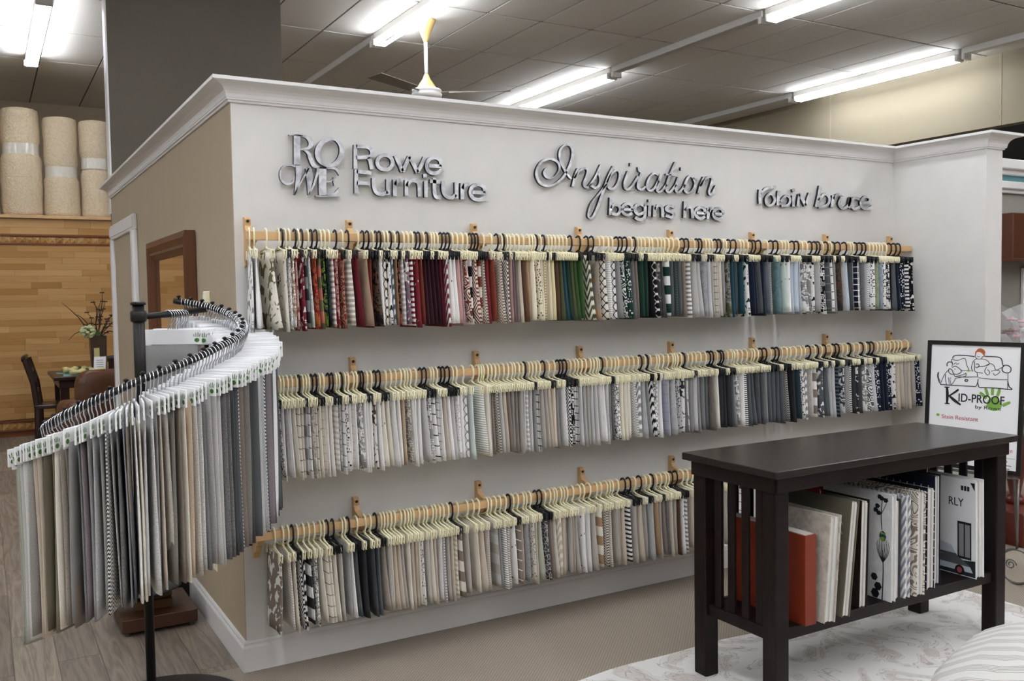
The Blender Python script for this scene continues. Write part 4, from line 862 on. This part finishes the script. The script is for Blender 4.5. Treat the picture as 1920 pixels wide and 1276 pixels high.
dk.build('printed_drawing', 'ink_black', sheet)
hr = MB()
for pts in ([(508, 200), (512, 178), (535, 166), (560, 166), (580, 182), (588, 205)], [(514, 182), (530, 158), (556, 154), (580, 166), (590, 188)], [(520, 176), (545, 172), (572, 184), (580, 200)]): hr.ribbon(pts, [8, 14, 15, 15, 14, 8][:len(pts)], .0034, .0021, TZ5, sub=3)
hr.ribbon([(575, 180), (586, 200), (580, 222)], [12, 12, 6], .0034, .0021, TZ5, sub=2); hr.build('printed_hair', 'ink_orange', sheet)
gp = MB(); gp.poly([(690+72*math.cos(i*pi/8)*(1 if i < 8 else .85), 630+62*math.sin(i*pi/8)) for i in range(16)], .0028, .0021, TZ5)
for pts in ([(620, 590), (585, 555), (560, 540)], [(632, 562), (618, 520), (608, 495)], [(672, 555), (672, 510), (672, 490)], [(715, 560), (728, 520), (732, 490)], [(765, 640), (800, 620), (830, 605)]): gp.ribbon(pts, [24, 28, 20], .0028, .0021, TZ5, sub=3)
gp.build('printed_hand', 'ink_green', sheet)
MB().poly([(432, 350), (450, 338), (468, 350), (450, 360)], .0034, .0021, TZ5).build('printed_toy', 'ink_green', sheet); MB().poly([(180+16*math.cos(i*pi/5), 769+13*math.sin(i*pi/5)) for i in range(10)], .0028, .0021, TZ5).build('printed_bullet', 'ink_green', sheet)
lt_ = MB(); T5T = lambda a, b, d: TZ5(a, -b, d)
lt_.ribbon([(255, 508), (262, 580), (262, 660)], [20, 26, 18], .0036, .0021, TZ5); lt_.ribbon([(365, 524), (320, 560), (275, 590)], [18, 16, 12], .0036, .0021, TZ5); lt_.ribbon([(280, 588), (330, 625), (390, 662)], [16, 26, 14], .0036, .0021, TZ5); lt_.ribbon([(232, 512), (278, 510)], 10, .0036, .0021, TZ5); lt_.ribbon([(240, 660), (285, 660)], 10, .0036, .0021, TZ5)
text(lt_, 'ID-PROOF', 362, -632, 100*.92, 105, .0036, .0021, T5T, off=.01)
text(lt_, 'by Rowe', 520, -683, 66, 44, .0036, .0021, T5T)
text(lt_, 'design', 735, -1130, 36, 34, .0036, .0021, T5T, off=.012); text(lt_, 'd at', 445, -1108, 38, 34, .0036, .0021, T5T, off=.012)
lt_.build('printed_lettering', 'ink_black', sheet)
rd = MB(); text(rd, 'Stain Resistant', 215, -797, 58, 52, .0034, .0021, T5T); text(rd, 'nce', 795, -1040, 52, 50, .0034, .0021, T5T); rd.build('printed_red_lettering', 'ink_red', sheet)
gy = MB(); gy.ribbon([(745, 1090), (890, 1094)], 3, .003, .0021, TZ5)
for (a, b, s_, t_x) in ((760, -1162, 26, 'online'), (745, -1190, 26, 'or instore')): gy.ribbon([(a-10, -b-6), (a+100, -b-4)], 9, .003, .0021, TZ5)
gy.build('printed_small_lines', 'ink_grey', sheet)
es = thing('iron_easel', 'wrought iron easel with scrolled feet holding the poster', 'easel')
def TE(a, b, d): q = PL+pd_*a+pn*d; return Vector((q.x, q.y, b))
for a0, a1, am in ((.10, .02, -1), (PWD-.10, PWD-.02, 1)):
    MB().tube([TE(a0, 1.20, -.075), TE(a0+(a1-a0)*.3, .9, -.055), TE(a1, .22, -.016)], .008, 6).build('upright', 'metal_iron', es, True)
    ring = [TE(a1+.085*math.cos(a)+.0*am, .095+.088*math.sin(a), -.012) for a in [2*pi*i/24 for i in range(25)]]
    MB().tube(ring, .007, 6).build('scroll_foot', 'metal_iron', es, True)
    curl = [TE(a1-am*(.05-.02)+(.028-.001*i)*math.cos(i*.5), .10+(.028-.001*i)*math.sin(i*.5), -.012) for i in range(22)]
    MB().tube(curl, .004, 5).build('curl', 'metal_iron', es, True)
    MB().tube([TE(a1, .185, -.012), TE(a1, .36, -.016), TE(a1+.0*am, .545, -.02)], .007, 6).build('lower_bar', 'metal_iron', es, True)
MB().tube([TE(.02, .548, -.012), TE(PWD-.02, .548, -.012)], .008, 6).build('ledge', 'metal_iron', es)
for a in (.06, PWD-.06): MB().tube([TE(a, .548, -.012), TE(a, .552, .02), TE(a, .575, .028), TE(a, .585, .022)], .006, 6).build('ledge_hook', 'metal_iron', es, True)
MB().tube([TE(PWD/2, 1.20, -.085), TE(PWD/2, .6, -.22), TE(PWD/2, .008, -.36)], .008, 6).build('rear_leg', 'metal_iron', es, True)
# ================================================================== RIGHT BACKGROUND
struct(MB().box(6.3, 9.3, 1.0, 1.12, 0, 2.56).build('wall_right_back', 'paint_grey'), 'grey partition seen past the return wall')
for k, (z0, z1, d) in enumerate(((2.545, 2.63, .09), (2.50, 2.55, .05), (2.38, 2.445, .06), (2.345, 2.385, .03))):
    struct(MB().bbox(6.25, 9.3, 1.0-d, 1.0, z0, z1, .012).build('trim_%d' % (k+2), 'trim_white'), 'white moulding strip %s from the top of the far partition' % nth(k+1))
struct(MB().box(6.28, 9.3, .985, 1.0, 2.44, 2.505).build('trim_6', 'paint_teal'), 'teal frieze between the mouldings of the far partition')
struct(MB().bbox(7.085, 7.20, .96, 1.0, 0, 1.70, .01).build('trim_7', 'trim_white'), 'white casing on the far partition')
hd = thing('wooden_wall_cabinet', 'red-brown wooden cabinet hung on the far grey partition', 'cabinet', (6.9, .995, 1.76))
MB().bbox(-.35, .6, -.25, 0, 0, .39, .006).build('body', 'cabinet_wood', hd); MB().bbox(-.36, .61, -.262, 0, -.012, .012, .004).build('bottom_lip', 'cabinet_wood', hd)
for z in (.13, .26): MB().box(-.345, .595, -.2515, -.249, z, z+.004).build('board_joint', 'darkwood', hd)
pt = thing('pedestal_table', 'dark red wooden pedestal table beyond the end of the return wall', 'table', (4.60, -.46, 0))
MB().bbox(-.27, .27, -.22, .22, 0, .20, .01).build('plinth', 'redwood', pt)
MB().lathe([(.07, .20), (.05, .23), (.03, .25), (.045, .33), (.07, .46), (.065, .55), (.035, .66), (.05, .70), (.03, .76), (.045, .95), (.08, 1.06)], 20).build('turned_leg', 'redwood', pt, True)
MB().bbox(-.22, .22, -.22, .22, 1.06, 1.09, .01).build('top', 'darkwood', pt)
bq = thing('flower_bouquet', 'bouquet of pink and brown flowers wrapped in clear film', 'bouquet', (4.60, -.46, 1.09))
rb_ = random.Random(4)
for i in range(16):
    a, r_ = rb_.random()*6.28, .03+rb_.random()*.14; z = .12+.13*rb_.random()
    fm = MB(); c = (r_*math.cos(a), r_*math.sin(a), z)
    for k in range(6): b = k*pi/3; fm.sphere((c[0]+.016*math.cos(b), c[1]+.016*math.sin(b), c[2]), .016, .016, .010, 6, 4)
    fm.sphere((c[0], c[1], c[2]+.008), .012, .012, .01, 6, 4); fm.build('flower', 'pink_petal' if i % 3 else 'brown_petal', bq, True)
wr = MB(); rings = []
for k, (r_, z) in enumerate(((.05, .002), (.10, .08), (.17, .17), (.21, .25))): rings.append([(r_*(1+.16*((j*5+k) % 3-1))*math.cos(2*pi*j/18), r_*(1+.16*((j*5+k) % 3-1))*math.sin(2*pi*j/18), z+.03*((j*7) % 4)*(k/3)) for j in range(18)])
wr.loft(rings, False).build('film_wrap', 'clear_film', bq)
MB().poly([(-.10, .08), (.02, .05), (.06, .16), (-.06, .20)], -.14, -.142, lambda a, b, d: (a, d, b)).build('gift_card', 'pink_petal', bq)
# ================================================================== LEFT BACKGROUND: PLANKED PARTITION, ROLLS, DINING SET
ww = struct(MB().box(-2.6, 1.3, 8.12, 8.9, 0, 2.53).build('wall_planked', 'border_wood'), 'partition faced with maple floor boards')
rw = random.Random(11)
def plank_row(z0, z1, mat='plank_maple'):
    x = -1.45-rw.random()*.4
    while x < .75:
        l = rw.uniform(.22, .9); MB().bbox(x+.0008, x+l-.0008, 8.105-rw.random()*.002, 8.12, z0+.0006, z1-.0006, .001).build('plank', mat, ww); x += l
z = .20
while z < 2.16: plank_row(z, z+.0712); z += .0712
plank_row(2.295, 2.395); plank_row(2.395, 2.495)
MB().bbox(-2.6, 1.3, 8.06, 8.9, 2.497, 2.535, .004).build('cap_board', 'wood_rail', ww)
for zb_ in (.065, z+.0):
    MB().bbox(-2.6, 1.3, 8.095, 8.12, zb_, zb_+.02, .004).build('border_strip', 'border_wood', ww); MB().bbox(-2.6, 1.3, 8.095, 8.12, zb_+.10, zb_+.125, .004).build('border_strip', 'border_wood', ww)
    dm = MB()
    dm.add([(0, 8.118, .02), (.075, 8.118, .02), (.075, 8.118, .10), (0, 8.118, .10), (.045, 8.098, .06)], [(0, 1, 4), (1, 2, 4), (2, 3, 4), (3, 0, 4)])
    DM = dm.mesh('border_block', 'plank_maple')
    for k in range(28): put('border_block', DM, ww, (-1.42+k*.077, 0, zb_))
# carpet rolls
def carpet_roll(x, r, h, lab, pinch, wob):
    t = thing('carpet_roll', lab, 'carpet roll', (x, 8.33, 2.535), group='carpet rolls on the planked partition')
    rings = []
    for k in range(25):
        q = k/24; zz = h*q; rr = r*(1+.04*math.sin(q*5+wob))
        if pinch and abs(q-pinch) < .07: rr *= .90
        if q > .97: rr *= .93
        rings.append([(rr*math.cos(2*pi*j/28)*(1+.02*math.sin(j*1.7+k)), rr*math.sin(2*pi*j/28), zz) for j in range(28)])
    MB().loft(rings, True).build('pile_roll', 'roll_pile', t, True)
    if pinch: MB().loft([[(r*.925*math.cos(2*pi*j/28)*(1+.012*(j % 2)), r*.925*math.sin(2*pi*j/28), h*q) for j in range(28)] for q in (pinch-.055, pinch-.02, pinch+.02, pinch+.055)], False).build('wrap_band', 'plastic_wrap', t, True)
    sp = [((.01+.0042*i)*math.cos(i*.45)*r/.24, (.01+.0042*i)*math.sin(i*.45)*r/.24) for i in range(48)]
    MB().ribbon(sp, .012, h, h+.012, lambda a, b, d: (a, b, d), 0, None, 2).build('rolled_end', 'roll_pile', t)
carpet_roll(-.425, .208, 1.22, 'widest cream carpet roll with a plastic band, leftmost fully in view', .62, 0)
carpet_roll(-.01, .188, 1.15, 'cream carpet roll with a plastic band, in the middle of three', .45, 1.5)
carpet_roll(.365, .172, 1.14, 'narrow plastic-wrapped cream carpet roll beside the taupe wall', .56, 3)
carpet_roll(-.865, .2, 1.16, 'cream carpet roll cut off by the left picture edge', .3, 2)
# dining table
dt = thing('dining_table', 'dark wooden dining table in front of the planked partition', 'table', (0, 0, 0))
MB().bbox(-.27, .95, 6.70, 7.75, .725, .76, .006).build('tabletop', 'darkwood', dt); MB().bbox(-.22, .90, 6.75, 7.70, .64, .725, .004).build('apron', 'darkwood', dt)
for x in (-.21, .82):
    for y in (6.77, 7.61): MB().bbox(x, x+.085, y, y+.085, 0, .66, .006).build('leg', 'darkwood', dt)
for k, (y, x) in enumerate(((6.86, .03), (7.25, -.01))):
    tag(MB().bbox(x-.2, x+.22, y-.06, y+.16, .7605, .764, .001).build('placemat', 'placemat'), 'pale teal placemat under the %s folded napkin' % ('nearer' if k == 0 else 'farther'), 'placemat', 'placemats')
    t = thing('napkin', '%s folded cream-yellow napkin tied in the middle on a teal placemat' % ('nearer' if k == 0 else 'farther'), 'napkin', (x+.03, y+.04, .7645), .1, 'napkins')
    for s in (-1, 1):
        MB().loft([[(s*(.015+.15*q), (.03+.05*q)*math.cos(a), max(.0, .032+(.028+.012*math.sin(q*9))*math.sin(a))) for a in [2*pi*j/12 for j in range(12)]] for q in (0, .25, .5, .75, 1)], True).build('folded_wing', 'napkin', t, True)
    MB().lathe([(.028, -.014), (.036, 0), (.028, .014)], 12, M4=Matrix.Translation((0, 0, .036)) @ Matrix.Rotation(pi/2, 4, 'Y')).build('napkin_ring', 'leaf_green', t, True)
vs_ = thing('flower_vase', 'tall square brown vase on the dining table', 'vase', (.205, 7.2, .76))
MB().loft([[(s*w_, q*w_, zz) for s, q in ((-1, -1), (1, -1), (1, 1), (-1, 1))] for w_, zz in ((.07, .0), (.078, .2), (.083, .40), (.072, .40), (.066, .05))], True).build('body', 'vase_brown', vs_)
MB().box(-.05, .005, -.0845, -.083, .16, .27).build('label_patch', 'napkin', vs_)
fl = thing('dried_arrangement', 'dark dried stems with one pale green hydrangea in the brown vase', 'flowers', (.205, 7.2, 1.12))
rf = random.Random(2)
for k in range(17):
    a = rf.uniform(-1.25, 1.25); l = rf.uniform(.30, .58); dy = rf.uniform(-.3, .3); arch = rf.choice((0, .14, .28))
    pts = [(math.sin(a)*l*q*.62+.03*rf.uniform(-1, 1)*q, dy*q*.3, l*q*(1.02-abs(a)*.25)-arch*abs(math.sin(a))*q**2.2*1.4) for q in (0, .2, .4, .6, .8, 1)]
    st = MB().tube(pts, [.004, .005, .006, .005, .004, .002], 5); s_ = st.build('stem', 'stalk', fl)
    if k % 2 == 0:
        lf = MB()
        for q in range(2, 6):
            c = pts[q]
            for s in (-1, 1): lf.sphere((c[0]+s*.012, c[1], c[2]), .013, .006, .009, 6, 4)
        lf.build('seed_heads', 'stalk', s_)
hy = MB(); rh = random.Random(8)
for k in range(60):
    d = Vector((rh.gauss(0, 1), rh.gauss(0, 1), rh.gauss(0, 1))).normalized()*.062; hy.sphere((-.10+d.x, -.06+d.y, .09+d.z), .021, .021, .018, 6, 4)
hy.build('hydrangea_head', 'hydrangea', fl, True)
MB().loft([[(-.03+.06*q, -.07-.01*math.cos(q*3), .06+s*.045*math.sin(pi*max(.03, min(.97, q)))) for s in (-1, 1)]+[(-.03+.06*q, -.066, .06+s*.045*math.sin(pi*max(.03, min(.97, q)))) for s in (1, -1)] for q in (0, .25, .5, .75, 1)], True).build('hydrangea_leaf', 'leaf_green', fl)
cdx = thing('table_card', 'white printed card propped against the brown vase', 'card', (.20, 7.07, .7605))
MB().add([(-.065, -.03, 0), (.055, -.03, 0), (.068, .012, .175), (-.05, .012, .175), (-.065, -.028, 0), (.055, -.028, 0), (.068, .014, .175), (-.05, .014, .175)], [(0, 1, 2, 3), (7, 6, 5, 4), (0, 4, 5, 1), (3, 2, 6, 7), (0, 3, 7, 4), (1, 5, 6, 2)]).build('card_sheet', 'card_white', cdx)
lnm = MB()
for k in range(5): lnm.add([(-.03, -.0315+.042*(.25+.13*k), .175*(.25+.13*k)), (.04, -.0315+.042*(.25+.13*k), .175*(.25+.13*k)), (.04, -.0312+.042*(.28+.13*k), .175*(.28+.13*k)), (-.03, -.0312+.042*(.28+.13*k), .175*(.28+.13*k))], [(0, 1, 2, 3)])
lnm.build('printed_lines', 'ink_grey', cdx)
def dining_chair(loc, rz, lab):
    t = thing('dining_chair', lab, 'chair', loc, rz, 'dark dining chairs')
    MB().bbox(-.22, .22, -.22, .22, .43, .47, .012).build('seat', 'darkwood', t)
    for s in (-1, 1):
        MB().tube([(s*.19, .20, 0), (s*.19, .19, .44), (s*.19, .22, .70), (s*.19, .29, .95)], .03, 6).build('leg', 'darkwood', t); MB().bbox(s*.19-.02, s*.19+.02, -.21, -.17, 0, .44, .004).build('leg', 'darkwood', t)
    for zz, yy, h in ((.58, .205, .05), (.69, .22, .05), (.80, .245, .05)): MB().bbox(-.19, .19, yy-.01, yy+.012, zz, zz+h, .004).build('back_slat', 'darkwood', t)
    MB().loft([[(x, .285+.012*math.cos(a)-.02*math.cos(x*8)+.02, .955+.03*math.sin(a)+.015*math.cos(x*7)) for a in [2*pi*j/8 for j in range(8)]] for x in (-.23, -.15, 0, .15, .23)], True).build('crest_rail', 'darkwood', t, True)
dining_chair((-.21, 7.05, 0), pi/2-.12, 'dark ladder-back dining chair at the left end of the dining table')
dining_chair((.42, 6.56, 0), pi, 'dark dining chair with its back to the viewer in front of the vase')
lc = thing('leather_armchair', 'brown tufted leather armchair in front of the dining table', 'armchair', (.10, 5.0, 0), .15)
def puff(mb, x0, x1, y0, y1, z0, z1, n=20):
    cx, cy, cz = (x0+x1)/2, (y0+y1)/2, (z0+z1)/2; a, b, c = (x1-x0)/2, (y1-y0)/2, (z1-z0)/2; sg = lambda v, e: math.copysign(abs(v)**e, v); rings = []
    for i in range(1, 12):
        ph = -pi/2+pi*i/12; rings.append([(cx+a*sg(math.cos(ph), .5)*sg(math.cos(t), .5), cy+b*sg(math.cos(ph), .5)*sg(math.sin(t), .5), cz+c*sg(math.sin(ph), .5)+.012*math.sin(7*t)*math.cos(ph)) for t in [2*pi*j/n for j in range(n)]])
    return mb.loft(rings, True)
puff(MB(), -.30, .30, -.22, .32, .20, .46).build('seat', 'leather', lc, True); puff(MB(), -.26, .26, .16, .36, .40, .92).build('backrest', 'leather', lc, True)
for s in (-1, 1): puff(MB(), s*.34-.09, s*.34+.09, -.25, .34, .15, .68).build('armrest', 'leather', lc, True)
for x in (-.28, .28):
    for y in (-.2, .3): MB().lathe([(.018, 0), (.028, .22)], 10, x, y).build('foot', 'darkwood', lc)
print('BUILT', len(bpy.data.objects), 'objects; planks', npl, 'tiles', nt, 'mats', len(bpy.data.materials))
